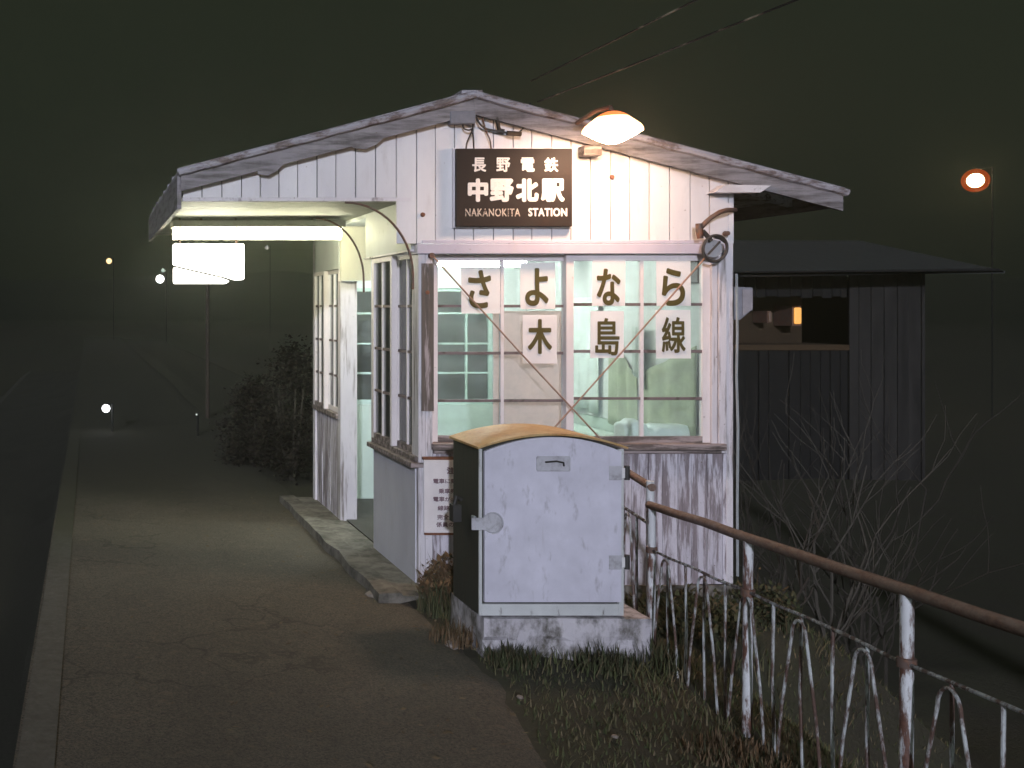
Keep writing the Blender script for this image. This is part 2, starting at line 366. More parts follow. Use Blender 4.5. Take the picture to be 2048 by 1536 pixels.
# bare weathered cover strip on the left corner post
MB().box(XL+.016, XL+.086, YF-.028, YF-.0205, 1.05, 1.90).build('cover_strip', painted('bare_wood', (.42,.36,.36), (.14,.11,.095), wear=.62, mp=(1,1,.08), tint=.2), B)
cp = MB().box(XR-.128, XR-.095, YF-.016, YF+.10, .806, 1.953).box(XR-.092, XR-.045, YF-.024, YF+.10, .806, 1.953).box(XR-.042, XR-.003, YF-.014, YF+.10, .05, 2.25)
cp.build('corner_post', M_post, B, bevel=.003)
# roof: two slopes of sheet metal on boards
def slope_pts(x0, x1, dt, db): return [(x0, roofz(x0, dt)), (x1, roofz(x1, dt)), (x1, roofz(x1, db)), (x0, roofz(x0, db))]
LE, RE, YR0, YR1 = .515, 4.31, 6.02, 9.15
roof = MB()
roof.prism(slope_pts(LE, AX, 0, .02), YR0, YR1).prism(slope_pts(AX, RE, 0, .02), YR0, YR1)
for k in range(int((YR1-YR0)/.4)):                       # batten seams
    y = YR0+.2+k*.4
    roof.prism(slope_pts(LE, AX-.02, -.022, -.001), y, y+.03).prism(slope_pts(AX+.02, RE, -.022, -.001), y, y+.03)
roof.box(AX-.06, AX+.06, YR0+.04, YR1, AZ-.012, AZ+.010)
RO = roof.build('roof', M_roof, B)
# rolled edge of sheet along the gable, bent in places
ed = MB(); prev = None
for sx, x0, x1 in ((-1, AX, LE-.01), (1, AX, RE+.01)):
    n = 26
    pts = []
    for i in range(n+1):
        xx = x0+(x1-x0)*i/n; j = random.uniform(-.0035, .0035)
        pts.append((xx, YR0-.004+random.uniform(-.003, .003), roofz(xx, .026)+j))
    ed.tube(pts, .022, 8)
ed.build('roof_edge', M_roof, RO)
brd = MB()
brd.prism(slope_pts(LE+.005, AX, .045, .135), YR0+.005, YR0+.03).prism(slope_pts(AX, RE-.01, .045, .135), YR0+.003, YR0+.026)
for px, w_, h_ in ((545, .13, .045), (742, .16, .04)):   # splintered pieces hanging off the board
    xx = PX(px, 5.97); z0 = roofz(xx, .135)
    brd.prism([(xx-w_*.6, roofz(xx-w_*.6, .13)), (xx-w_*.55, z0-h_*.8), (xx-w_*.1, z0-h_), (xx+w_*.3, z0-h_*.35), (xx+w_*.6, roofz(xx+w_*.6, .13))], YR0+.008, YR0+.022)
brd.build('bargeboard', M_barge, RO)
sf = MB(); y = YR0+.035
while y < YR1-.05:
    sf.prism(slope_pts(XR+.005, RE-.02, .022, .036), y, y+.148); y += .15
for k in range(5):
    y = YF+.3+k*.6; sf.prism([(XR+.002, roofz(XR, .037)), (RE-.05, roofz(RE-.05, .037)), (RE-.05, roofz(RE-.05, .085)), (XR+.002, roofz(XR, .085))], y, y+.05)
sf.build('eaves_soffit', M_soffit, RO)
sf = MB(); sf.prism(slope_pts(LE+.002, XE-.005, .022, .036), YR0+.04, YR1-.05).build('eaves_soffit', M_soffit, RO)
MB().box(RE-.03, RE-.008, YR0+.04, YR1-.02, roofz(RE, .11), roofz(RE, .022)).build('fascia', M_barge, RO)
MB().box(XE-.028, XE-.003, YF+.04, YR1-.02, CE-.06, roofz(XE, .037)).build('fascia', M_barge, RO)
# closing of soffit at right: small white return board
MB().prism([(XR-.10, 2.345), (XR+.16, 2.34), (XR+.10, 2.30), (XR-.16, 2.30)], YF-.10, YF-.019).build('eave_bracket', M_trim, B)
# porch ceiling boards, interior ceiling
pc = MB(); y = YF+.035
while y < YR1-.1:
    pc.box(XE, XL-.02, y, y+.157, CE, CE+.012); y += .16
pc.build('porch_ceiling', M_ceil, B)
MB().box(XL-.015, XR-.02, YF+.035, YB+.01, CE-.02, CE+.015).build('ceiling', M_inner, B)
# side wall: panel bay, door bay, window bay
MB().box(XL-.006, XL+.03, YF+.02, 7.02, .05, .715).build('side_panel', M_panel, B)
MB().box(XL-.045, XL+.05, YF-.025, 7.05, .722, .752).box(XL-.02, XL+.04, YF-.01, 7.03, .754, .785).build('side_sill', M_sill, B, bevel=.004)
MB().box(XL-.012, XL+.06, 7.0, 7.06, .755, CE-.025).build('door_post', M_post, B, bevel=.003)
MB().box(XL-.028, XL+.02, YF+.032, 7.14, 1.985, CE-.003).build('header_board', M_header, B)
MB().box(XL-.034, XL+.03, YF+.032, 7.16, 1.972, 1.983).build('header_trim', M_trim, B)
MB().box(XL-.01, XL+.115, 7.93, 8.02, .0, 1.845).build('door_post', M_post, B, bevel=.003)
MB().box(XL-.012, XL+.21, 7.90, 7.94, 1.85, CE-.025).build('door_lintel', painted('lintel_paint', (.74,.72,.60), (.4,.36,.28), wear=.15, tint=0, mp=(1,1,.6), scale=12), B)
wb = MB(); y = 8.022
while y < YB:
    wd = min(.09, YB-y); wb.box(XL-.006+random.uniform(-.003, .003), XL+.02, y+.002, y+wd-.002, .03, .80); y += wd
wb.build('side_boards', M_lower, B)
MB().box(XL-.03, XL+.05, 8.0, YB+.01, .805, .84).build('side_sill', M_sill, B)
MB().box(XL-.02, XL+.02, 7.95, YB, 1.94, CE-.003).build('header_board', M_header, B)
MB().box(XL-.02, XL+.08, YB-.05, YB+.03, .0, CE-.003).build('corner_post', M_post, B)
# right and back walls
rw = MB(); y = YF+.02
while y < YB:
    wd = min(.11, YB-y); rw.box(XR-.012, XR+.006+random.uniform(-.003, .003), y+.002, y+wd-.002, .05, roofz(XR, .037)); y += wd
rw.build('right_wall', M_lower, B)
MB().box(XR-.07, XR-.014, YF+.105, YB, .046, .86).build('right_wall_lining', M_dado, B)
MB().box(XR-.07, XR-.014, YF+.105, YB, .863, CE-.022).build('right_wall_lining', M_inner, B)
bw = MB().box(XL+.082, 2.15, YB-.03, YB+.03, .05, CE-.022).box(3.37, XR-.07, YB-.03, YB+.03, .05, CE-.022).box(2.15, 3.37, YB-.03, YB+.03, 1.81, CE-.022)
bw.build('back_wall', M_inner, B)
MB().box(2.15, 3.37, YB-.03, YB+.03, .05, .84).build('back_wall_dado', M_dado, B)
MB().prism([(XL, CE), (XR, CE), (XR, roofz(XR, .04)), (AX, roofz(AX, .04)), (XE, roofz(XE, .04)), (XE, CE)], YB+.05, YB+.08).build('back_gable', M_gable, B)
MB().box(XL+.035, XR-.02, YF+.05, YB, .0, .055).build('floor', M_floor, B)
MB().box(XL+.10, XR-.075, YF+.05, YF+.06, .06, .82).build('front_wall_lining', M_dado, B)

def window(u0, u1, z0, z1, d, cols, zs, th=.034, st=.042, bot=.036, plane='F', mu=.016, fm=None, mm=None, brm=None):
    """a sash: frame + glazing bars, glass as its own sub-part; plane F faces the front, S the side"""
    fr = MB(); gl = MB(); bars = []
    def bx(m, a, b, e0, e1, c, dd):
        if plane == 'F': m.box(a, b, e0, e1, c, dd)
        else: m.box(e0, e1, a, b, c, dd)
    h = th/2
    bx(fr, u0, u0+st, d-h, d+h, z0, z1); bx(fr, u1-st, u1, d-h, d+h, z0, z1)
    bx(fr, u0+st, u1-st, d-h+.001, d+h-.001, z1-st*.85, z1)
    br = MB(); bx(br, u0+st, u1-st, d-h+.001, d+h-.001, z0, z0+bot)
    for c in cols: bx(fr, c-mu*.55, c+mu*.55, d-h*.72, d+h*.72, z0+bot, z1-st*.85)
    cs = [u0+st] + list(cols) + [u1-st]
    for z in zs:
        mn = MB(); bars.append(mn)
        for i in range(len(cs)-1):
            a = cs[i]+(mu*.55 if i else 0); b = cs[i+1]-(mu*.55 if i < len(cols) else 0)
            bx(mn, a, b, d-h*.62, d+h*.62, z-mu*.5+random.uniform(-.002, .002), z+mu*.5)
    W = fr.build('window', fm or M_sash, B)
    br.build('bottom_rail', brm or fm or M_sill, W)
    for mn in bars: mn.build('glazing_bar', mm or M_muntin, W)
    bx(gl, u0+st*.8, u1-st*.8, d-.0015, d+.0015, z0+bot*.8, z1-st*.7)
    gl.build('pane', M_glass, W); return W
ZS = (1.654, 1.380, 1.102)
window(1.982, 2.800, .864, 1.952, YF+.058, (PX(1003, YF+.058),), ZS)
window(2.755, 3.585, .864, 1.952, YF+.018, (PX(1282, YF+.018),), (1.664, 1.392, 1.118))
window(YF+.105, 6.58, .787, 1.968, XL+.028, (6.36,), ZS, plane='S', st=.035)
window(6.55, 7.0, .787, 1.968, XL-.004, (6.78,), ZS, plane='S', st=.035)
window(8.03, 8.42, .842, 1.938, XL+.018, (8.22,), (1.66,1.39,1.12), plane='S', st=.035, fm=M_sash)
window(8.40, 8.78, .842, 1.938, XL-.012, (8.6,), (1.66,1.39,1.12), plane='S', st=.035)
bwm = plain('inner_window_paint', (.52,.68,.62), .5)
window(2.15, 2.77, .842, 1.808, YB-.005, (2.46,), (1.60,1.345,1.10), st=.03, fm=bwm, mm=bwm)
window(2.75, 3.37, .842, 1.808, YB+.028, (3.155,), (1.60,1.345,1.10), st=.03, fm=bwm, mm=bwm)
# arched bracket rods under the porch
for y0 in (YF-.028, 7.16):
    xa = PX(690, y0) if y0 < 7 else PX(632, y0); xb = XL-.035
    pts = [(xa+(xb-xa)*math.sin(a), y0, (CE-.03) - .42*(1-math.cos(a))) for a in [i*math.pi/2/14 for i in range(15)]]
    pts.append((xb, y0, CE-.03-.50)); MB().tube(pts, .007, 6).build('porch_bracket', M_iron, B, smooth=True)
# crossed brace rods over the front window
for a, b in (((868, 515), (1215, 893)), ((1410, 516), (1085, 882))):
    y = YF-.052
    MB().tube([(PX(a[0], y), y, PZ(a[1], y)), (PX((a[0]+b[0])/2, y), y+.004, PZ((a[1]+b[1])/2+2, y)), (PX(b[0], y), y, PZ(b[1], y))], .0050, 6).build('brace_rod', M_brace, B, smooth=True)
for px, py in ((858, 512), (1420, 506)): MB().lathe([(0,-.03),(.016,-.03),(.016,.0),(0,.0)], (PX(px, YF), YF-.03, PZ(py, YF)), 'Y', 10).build('brace_bolt', M_iron, B)
# nail heads / bolts on the boards
for px, py in ((843, 430), (1220, 355), (852, 585)): MB().lathe([(0,-.014),(.012,-.012),(.014,0)], (PX(px, YF), YF-.02, PZ(py, YF)), 'Y', 8).build('bolt', M_rustedge, B)
# doorstep along the side
ds = MB(); v = []; n = 24
for i in range(n+1):
    y = 5.84 + (8.9-5.84)*i/n; j = mnoise.noise(Vector((y*3, 0, 5)))*.03
    v += [(1.60+j, y, -.02), (1.605+j, y, .062+j*.2), (1.72, y, .066), (1.735, y, .05), (1.90, y, .048)]
ds.add(v, [(i*5+k, (i+1)*5+k, (i+1)*5+k+1, i*5+k+1) for i in range(n) for k in range(4)] + [(0,1,2,3,4)])
ds.build('doorstep', M_conc, B)

# ------------------------------------------------------------------ lettering
def text(s, x0, x1, z0, z1, y, m, parent, name='lettering', bold=0.0, depth=.0, spacing=1.0):
    """flat painted lettering; bold = stroke thickening in parts of the letter height"""
    cu = bpy.data.curves.new('t', 'FONT'); cu.body = s; cu.size = 1; cu.space_character = spacing
    o = bpy.data.objects.new('t', cu); COL.objects.link(o); bpy.context.view_layer.update()
    me = bpy.data.meshes.new_from_object(o.evaluated_get(bpy.context.evaluated_depsgraph_get()))
    vs = [v.co.copy() for v in me.vertices]; fs = [list(p.vertices) for p in me.polygons]
    bpy.data.objects.remove(o); bpy.data.curves.remove(cu); bpy.data.meshes.remove(me)
    a, b = min(v.x for v in vs), max(v.x for v in vs); c, d = min(v.y for v in vs), max(v.y for v in vs)
    e = bold*(z1-z0); x0 += e; x1 -= e; z0 += e; z1 -= e
    q = MB(); dirs = [(0, 0)] + ([(e*math.cos(k*math.pi/5), e*math.sin(k*math.pi/5)) for k in range(10)] if bold else [])
    for k, (ex, ez) in enumerate(dirs):
        q.add([(x0+(v.x-a)/(b-a)*(x1-x0)+ex, y-k*.00012, z0+(v.y-c)/(d-c)*(z1-z0)+ez) for v in vs], fs)
    off = BASE[parent]; me = bpy.data.meshes.new(name); me.from_pydata([v-off for v in q.v], [], q.f); me.materials.append(m)
    o = bpy.data.objects.new(name, me); COL.objects.link(o); o.parent = parent; BASE[o] = off
    return o
def pxr(x0, x1, y0, y1, Y): return PX(x0, Y), PX(x1, Y), PZ(y1, Y), PZ(y0, Y)
# station sign
YS = 6.035
a = pxr(912, 1145, 297, 453, YS)
SG = root('station_sign', ((a[0]+a[1])/2, YS, a[2]), 'black enamel station name board with white Japanese lettering on the gable', 'sign')
MB().box(a[0], a[1], YS, YS+.022, a[2], a[3]).build('board', M_signbg, SG, bevel=.004)
MB().box(a[0]-.008, a[1]+.006, YS+.024, YS+.042, a[2]-.006, a[3]+.006).build('sign_backing', M_trim, SG)
for k, ch in enumerate('長野電鉄'):
    cx = (958, 1006, 1055, 1102)[k]; text(ch, *pxr(cx-14, cx+14, 315, 344, YS), YS-.003, M_letter, SG, bold=.03)
for k, (ch, x0, x1) in enumerate((('中', 935, 976), ('野', 979, 1027), ('北', 1031, 1077), ('駅', 1081, 1129))):
    text(ch, *pxr(x0, x1, 357, 404, YS), YS-.003, M_letter, SG, bold=.055)
text('NAKANOKITA', *pxr(930, 1040, 417, 433, YS), YS-.003, M_lettergold, SG, bold=.02, spacing=1.1)
text('STATION', *pxr(1056, 1134, 416, 433, YS), YS-.003, M_letter, SG, bold=.05, spacing=1.1)
# farewell papers taped over the window
YP = YF-.006
PAPERS = [('さ', (922,1000,536,627), (936,982,540,617)), ('よ', (1040,1110,525,618), (1050,1097,536,612)), ('な', (1184,1250,520,612), (1193,1241,537,611)),
          ('ら', (1312,1381,522,612), (1323,1370,536,612)), ('木', (1045,1113,630,727), (1055,1104,638,708)), ('島', (1180,1247,622,716), (1190,1239,636,711)), ('線', (1311,1381,620,717), (1323,1371,634,706))]
DESC = ['white paper sheet with the hiragana さ on the left window', 'white paper sheet with the hiragana よ above the 木 sheet', 'white paper sheet with the hiragana な above the 島 sheet', 'white paper sheet with the hiragana ら above the 線 sheet',
        'white paper sheet with the kanji 木 in brown ink', 'white paper sheet with the kanji 島 in brown ink', 'white paper sheet with the kanji 線 in brown ink']
for k, (ch, p, q) in enumerate(PAPERS):
    yy = (YF+.037 if p[0] < 1150 else YF-.003)
    x0, x1, z0, z1 = pxr(*p, yy)
    pp = root('paper_sheet', ((x0+x1)/2, yy, z0), DESC[k], 'paper', 'farewell letter sheets taped to the window')
    sh = MB(); nu, nv = 7, 9; vs = []
    for j in range(nv):
        for i in range(nu):
            u, v_ = i/(nu-1), j/(nv-1)
            wv = .002*math.sin(u*5+k)*(1-v_) + .0025*(1-v_)**3*(u-.3)*((-1)**k) + .001*math.sin(v_*7+k*2)
            vs.append((x0+(x1-x0)*u+.003*(v_-.5)*((k%3)-1), yy-.002-abs(wv), z0+(z1-z0)*v_))
    sh.add(vs, [(j*nu+i, j*nu+i+1, (j+1)*nu+i+1, (j+1)*nu+i) for j in range(nv-1) for i in range(nu-1)])
    o = sh.build('sheet', M_paper, pp, smooth=True)
    text(ch, *pxr(*q, yy-.006), yy-.0075, M_ink, pp, bold=.028 if k < 5 else .016)
# notice board low on the wall
YN = 6.05
a = pxr(848, 955, 920, 1066, YN)
NB = root('notice_board', (a[0], YN, a[2]), 'white enamel notice plate with rusted edge half hidden behind the metal cabinet', 'sign')
MB().box(a[0], a[1], YN, YN+.012, a[2], a[3]).build('plate', M_notice, NB, bevel=.003)
MB().box(a[0]-.003, a[1]+.003, YN+.001, YN+.03, a[3]+.001, a[3]+.016).build('rusted_edge', M_rustedge, NB)
MB().box(a[0]+.004, a[1]-.01, YN+.001, YN+.014, a[2]-.012, a[2]-.001).build('rusted_edge', M_rustedge, NB)
text('注意', *pxr(893, 927, 934, 948, YN), YN-.002, M_noteink, NB, bold=.06)
for s_, x0, x1, y0 in (('電車に乗る時は', 866, 948, 957), ('乗車券を必ず', 877, 946, 977), ('電車が止るまで', 866, 948, 993), ('線路に入ら', 875, 935, 1011), ('完全に開い', 874, 934, 1029), ('係員の指示', 872, 932, 1044)):
    text(s_, *pxr(x0, x1, y0, y0+10, YN), YN-.002, M_noteink, NB, bold=.03)

# ------------------------------------------------------------------ lamps
# gable lamp: white hot bowl; glowing shade and orange cap imitate its halo
LC = Vector((PX(1225, 5.68), 5.68, PZ(259, 5.68)))
GL = root('gable_lamp', LC, 'warm glowing round outdoor lamp under the right slope of the gable', 'lamp')
MB().lathe([(.002,.098),(.035,.094),(.062,.082),(.082,.066)], LC, n=32).build('halo_cap', glow('cap_glow', (1,.17,.03), 2.0), GL, smooth=True)
MB().lathe([(.082,.066),(.112,.042),(.138,.020),(.150,.0),(.151,-.012),(.148,-.012),(.147,.0)], LC, n=32).build('lamp_shade', glow('shade_glow', (1,.52,.26), 5), GL, smooth=True)
MB().lathe([(.1475,-.006),(.13,-.022),(.095,-.042),(.06,-.062),(.03,-.074),(.002,-.077)], LC, n=32).build('lamp_bowl', glow('bowl_glow', (1,.64,.42), 105), GL, smooth=True)
MB().tube([LC+Vector((0,.0,.09)), LC+Vector((0,.02,.125)), LC+Vector((-.03,.12,.125)), LC+Vector((-.07,.27,.08))], .012, 8).build('lamp_arm', M_iron, GL, smooth=True)
MB().box(PX(1170, 5.99), PX(1206, 5.99), 6.0, 6.075, PZ(310, 5.99), PZ(290, 5.99)).build('junction_box', M_sill, GL, bevel=.004)
# porch fluorescent tube
YT = 7.5
x0, x1 = PX(346, YT), PX(681, YT); zt = PZ(468, YT)
FL = root('fluorescent_lamp', ((x0+x1)/2, YT, zt), 'long glowing fluorescent batten under the porch ceiling', 'lamp')
MB().box(x0-.01, x1+.01, YT-.12, YT+.12, zt+.042, zt+.088).build('housing', plain('lamp_housing', (.5,.5,.45), .5), FL, bevel=.006)
MB().tube([(x0, YT, zt), (x1, YT, zt)], .040, 14).build('tube', glow('tube_glow', (1,.96,.64), 42), FL, smooth=True)
for xx in (x0+.2, x1-.2): MB().tube([(xx, YT, zt+.085), (xx, YT, CE)], .008, 6).build('hanger', M_iron, FL)
# illuminated box sign under it
x0, x1, z0, z1 = pxr(347, 489, 487, 562, YT-.12)
LB = root('lightbox_sign', ((x0+x1)/2, YT-.1, z0), 'white glowing box sign hanging below the porch lamp', 'sign')
yb = YT-.12
MB().prism([(x0, z0+.115), (x0, z1), (x1, z1), (x1, z0+.01), (x1-.06, z0+.008), (x1-.13, z0+.03)], yb, yb+.10).build('upper_face', glow('box_glow', (1,.97,.86), 7), LB, bevel=.012)
MB().prism([(x0+.003, z0-.018), (x0+.003, z0+.098), (x1-.16, z0+.022), (x1-.10, z0+.0), (x1-.13, z0-.018)], yb+.01, yb+.09).build('lower_face', glow('box_glow_low', (1,.97,.86), 7), LB, bevel=.012)
for xx in (x0+.05, x1-.05): MB().tube([(xx, yb+.05, z1-.01), (xx, yb+.05, z1+.10), (xx, YT-.03, z1+.17), (xx, YT-.03, CE)], .006, 6).build('hanger', M_iron, LB)
# lamp inside the waiting room
IL = root('ceiling_lamp', (2.85, 7.8, 1.975), 'fluorescent ceiling lamp inside the waiting room behind the front window', 'lamp')
MB().box(2.42, 3.24, 7.74, 7.86, 2.005, 2.04).build('housing', plain('inner_housing', (.7,.72,.68), .5), IL)
MB().tube([(2.44, 7.8, 1.975), (3.22, 7.8, 1.975)], .026, 10).build('tube', glow('inner_tube_glow', (.92,1,.95), 165), IL, smooth=True)
for xx in (2.55, 3.1): MB().tube([(xx, 7.8, 2.035), (xx, 7.8, CE-.02)], .006, 6).build('hanger', M_iron, IL)
# old gooseneck with an empty ring at the right corner
YG = 6.0
def g_(px, py, y=YG): return (PX(px, y), y, PZ(py, y))
GN = root('gooseneck_bracket', g_(1400, 465), 'rusty curved bracket arm with a round ring at the right corner of the gable', 'bracket')
MB().tube([(PX(1470, 6.09), 6.09, PZ(420, 6.09)), g_(1455, 420), g_(1440, 424), g_(1424, 434), g_(1411, 445), g_(1402, 455)], .0135, 10).build('arm', M_iron, GN, smooth=True)
MB().tube([g_(1398, 447), g_(1399, 462), g_(1401, 477)], [.018, .020, .016], 10).build('socket', rusty('socket_iron', (.07,.055,.05), .5), GN, smooth=True)
MB().tube([g_(1405, 462), g_(1416, 474), g_(1422, 482)], .014, 8).build('stem', M_cable, GN, smooth=True)
rp = [(PX(1430+24*math.cos(t), YG), YG+.01*math.sin(t), PZ(497+26*math.sin(t), YG)) for t in [i*2*math.pi/28 for i in range(29)]]
MB().tube(rp, .0085, 8).build('ring', M_cable, GN, smooth=True)
MB().lathe([(0,.0),(.050,.0),(.056,.02),(.050,.035),(0,.035)], (PX(1430, YG), YG+.012, PZ(497, YG)), 'Y', 24).build('reflector', rusty('reflector', (.42,.42,.44), .35, rust=(.18,.15,.14)), GN, smooth=True)
MB().tube([g_(1417, 508), g_(1428, 496), g_(1440, 483)], .006, 6).tube([g_(1452, 485), g_(1441, 477), g_(1428, 474)], .009, 6).build('clip', M_cable, GN)
MB().lathe([(0,-.03),(.013,-.03),(.015,0),(0,0)], (PX(1452, 6.06), 6.07, PZ(467, 6.06)), 'Y', 10).build('bolt', M_iron, GN)
# meter box on the right wall
x0, x1 = XR+.02, PX(1506, 6.15)
MT = root('meter_box', (x0, 6.15, PZ(640, 6.15)), 'grey meter box fixed to the outside of the right wall', 'meter box')
MB().prism([(x0, PZ(640, 6.15)), (x0+.058, PZ(640, 6.15)), (x1-.012, PZ(622, 6.15)), (x1, PZ(621, 6.15)), (x1, PZ(575, 6.15)), (x0, PZ(573, 6.15))], 6.15, 6.42).build('case', plain('meter_grey', (.30,.30,.34), .5, var=.3), MT, bevel=.005)
MB().prism([(x0+.066, PZ(632, 6.15)), (x1-.006, PZ(618, 6.15)), (x1-.006, PZ(579, 6.15)), (x0+.066, PZ(579, 6.15))], 6.143, 6.149).build('cover', plain('meter_cover', (.42,.38,.40), .5, var=.3), MT)
# cable down the right corner
cb = MB().tube([(XR+.012, YF-.02, 1.84+.02*0), (XR+.010, YF-.03, 1.5), (XR+.006, YF-.03, 1.25), (XR+.014, YF-.03, .95), (XR+.010, YF-.03, .5), (XR+.012, YF-.03, .1)], .0075, 6)
tag(cb.build('wall_cable', plain('grey_cable', (.34,.38,.40), .5), smooth=True), 'thin grey cable running down the right corner of the building', 'cable')
# service cables at the ridge
RB = root('cable_junction', (PX(945, 6.02), 6.02, 2.7), 'grey junction box with looping dark cables under the ridge', 'junction box')
MB().box(PX(901, 6.02), PX(952, 6.02), 6.02, 6.075, PZ(247, 6.02), PZ(222, 6.02)).build('box', plain('grey_box', (.24,.24,.27), .6, var=.4), RB, bevel=.005)
def loop(pts, r, m=M_cable, y=6.03): 
    q = [Vector((PX(a, y), y+(b%7)*.004, PZ(b, y))) for a, b in pts]; s_ = []
    for i in range(len(q)-1):
        p0, p1, p2, p3 = q[max(i-1,0)], q[i], q[i+1], q[min(i+2, len(q)-1)]
        for k in range(5):
            t = k/5; s_.append(.5*((2*p1)+(p2-p0)*t+(2*p0-5*p1+4*p2-p3)*t*t+(3*p1-p0-3*p2+p3)*t**3))
    s_.append(q[-1]); return MB().tube(s_, r, 6).build('cable', m, RB, smooth=True)
loop([(952,228),(958,245),(968,254),(982,258),(1000,262),(1014,266),(1024,269)], .006)
loop([(1024,269),(1042,262),(1052,246),(1056,226),(1062,205)], .0045)
loop([(927,248),(930,256),(938,260),(946,257)], .005)
loop([(960,215),(967,235),(974,262),(980,280),(984,297)], .0042, M_iron)
loop([(947,215),(947,255),(942,268),(936,284),(934,298)], .0045)
loop([(946,258),(948,275),(950,298)], .0035)
loop([(993,232),(996,246),(1002,258),(1010,262)], .012)
MB().tube([(PX(1014, 6.03), 6.03, PZ(266, 6.03)), (PX(1042, 6.03), 6.03, PZ(268, 6.03))], .0135, 8).build('insulator', rusty('insulator_brown', (.07,.045,.03), .3), RB, smooth=True)
# two overhead wires from the ridge up to a pole standing right of the frame
for i, (a, b) in enumerate((((1062, 162), (1500, -62)), ((1075, 204), (1500, 28)))):
    Y1 = 4.5; p0 = Vector((PX(a[0], 6.0), 6.0, PZ(a[1], 6.0))); p1 = Vector((PX(b[0], Y1), Y1, PZ(b[1], Y1)))
    p2 = p0+(p1-p0)*5.2
    pts = [p0.lerp(p2, t/16) - Vector((0, 0, .03*4*(t/16)*(1-t/16))) for t in range(17)]
    o = MB().tube(pts, .0048, 6).build('overhead_wire', rusty('wire_glints', (.36,.31,.22), .6, rust=(.02,.018,.016), mp=(1,1,1), scale=5), smooth=True)  # pale patches are lamp glints painted into the wire colour
    tag(o, ('upper overhead wire rising from the ridge into the night sky', 'lower overhead wire rising from beside the gable lamp')[i], 'wire', 'overhead wires')
    END = p2
UP = root('utility_pole', (END.x, END.y, -1), 'dark utility pole carrying the overhead wires', 'pole')
MB().tube([(END.x, END.y, -1.2), (END.x, END.y, END.z+1.0)], [.14, .10], 12).build('shaft', plain('pole_concrete', (.12,.115,.10), .9), UP, smooth=True)
MB().box(END.x-.6, END.x+.6, END.y-.05, END.y+.05, END.z+.35, END.z+.45).build('crossarm', M_iron, UP)

# ------------------------------------------------------------------ things seen inside through the glass
o = MB().add([(PX(986, 6.27)+(PX(1143, 6.27)-PX(986, 6.27))*i/6, 6.268+.004*math.sin(i*1.3+j), .80+(PZ(622, 6.27)-.80)*j/8) for j in range(9) for i in range(7)], [(j*7+i, j*7+i+1, (j+1)*7+i+1, (j+1)*7+i) for j in range(8) for i in range(6)]).build('paper_screen', translucent(plain('screen_lamp_pink', (.92,.72,.68), .75, var=.08, scale=3), (.95,.62,.55), .36), base=(2.6, 6.27, .8))  # white screen; pink of the lamp light is put into its colour
tag(o, 'large white paper screen with painted pink lamp tint hanging just inside the left window', 'screen')
bn = root('bench', (3.4, 6.9, .055), 'pale green wooden bench along the right wall inside', 'bench')
MB().box(3.12, 3.63, 6.20, 7.9, .74, .78).build('seat', M_dado, bn, bevel=.006)
for y in (6.3, 7.1, 7.8): MB().box(3.16, 3.20, y, y+.05, .056, .739).build('leg', M_dado, bn)
def lump(name, c, sx, sy, sz, m, label, cat, seed):
    bm = bmesh.new(); bmesh.ops.create_icosphere(bm, subdivisions=4, radius=1)
    for v in bm.verts:
        p = v.co.copy(); q = Vector([math.copysign(abs(a)**.55, a) for a in p])
        k = 1 + .16*mnoise.noise(p*1.7+Vector((seed, 0, 0))) + .07*abs(mnoise.noise(p*4.5+Vector((0, seed, 0))))
        v.co = Vector((q.x*sx, q.y*sy, max(q.z, -1)*sz))*k
        v.co.z = max(v.co.z, -sz)
    me = bpy.data.meshes.new(name); bm.to_mesh(me); bm.free()
    for p in me.polygons: p.use_smooth = True
    me.materials.append(m); o = bpy.data.objects.new(name, me); COL.objects.link(o); o.location = (c[0], c[1], c[2]+sz); BASE[o] = Vector(o.location)
    return tag(o, label, cat)
M_bag = plain('bag_white', (.72,.80,.76), .5, var=.15)
lump('cloth_bag', (PX(1262, 6.5), 6.5, .782), .075, .09, .085, M_bag, 'smaller crumpled white bag on the bench inside the window', 'bag', 1)
lump('cloth_bag', (PX(1335, 6.45), 6.45, .782), .135, .10, .075, M_bag, 'larger boxy white bag on the bench inside the window', 'bag', 5)
# hanging cloths on the right wall
def cloth(pts, x, m, label, seed):
    q = MB(); n = 22; vs = []
    (ya, za0, za1), (yb_, zb0, zb1) = pts
    for i in range(n+1):
        t = i/n; y = ya+(yb_-ya)*t
        for j in range(9):
            s_ = j/8; z = (za0+(zb0-za0)*t)*(1-s_) + (za1+(zb1-za1)*t)*s_
            vs.append((x - .012*math.sin(t*17+seed)*(1-.5*s_) - .012, y, z+.012*math.sin(t*9+seed)*(1-s_)))
    q.add(vs, [(i*9+j, (i+1)*9+j, (i+1)*9+j+1, i*9+j+1) for i in range(n) for j in range(8)])
    o = q.build('hanging_cloth', m, smooth=True, base=(x, ya, pts[0][1])); md = o.modifiers.new('s', 'SOLIDIFY'); md.thickness = .004
    tag(o, label, 'cloth')
M_olive = plain('cloth_olive', (.44,.49,.36), .9, var=.3, scale=8)
M_pale = plain('cloth_pale', (.70,.78,.74), .85, var=.15, scale=6)
cloth(((6.28, .86, 1.42), (6.92, .80, 1.22)), 3.63, M_olive, 'olive green cloth hanging inside at the right window edge', 1)
cloth(((7.0, .84, 1.18), (7.36, .84, 1.46)), 3.635, M_olive, 'narrow olive cloth hanging deeper inside the waiting room', 4)
cloth(((6.86, 1.10, 1.52), (7.02, 1.22, 1.52)), 3.62, M_pale, 'short pale cloth between the two olive cloths', 2)
cloth(((7.5, .90, 1.72), (7.9, .90, 1.72)), 3.63, M_pale, 'long pale cloth hanging on the right wall deep inside', 3)
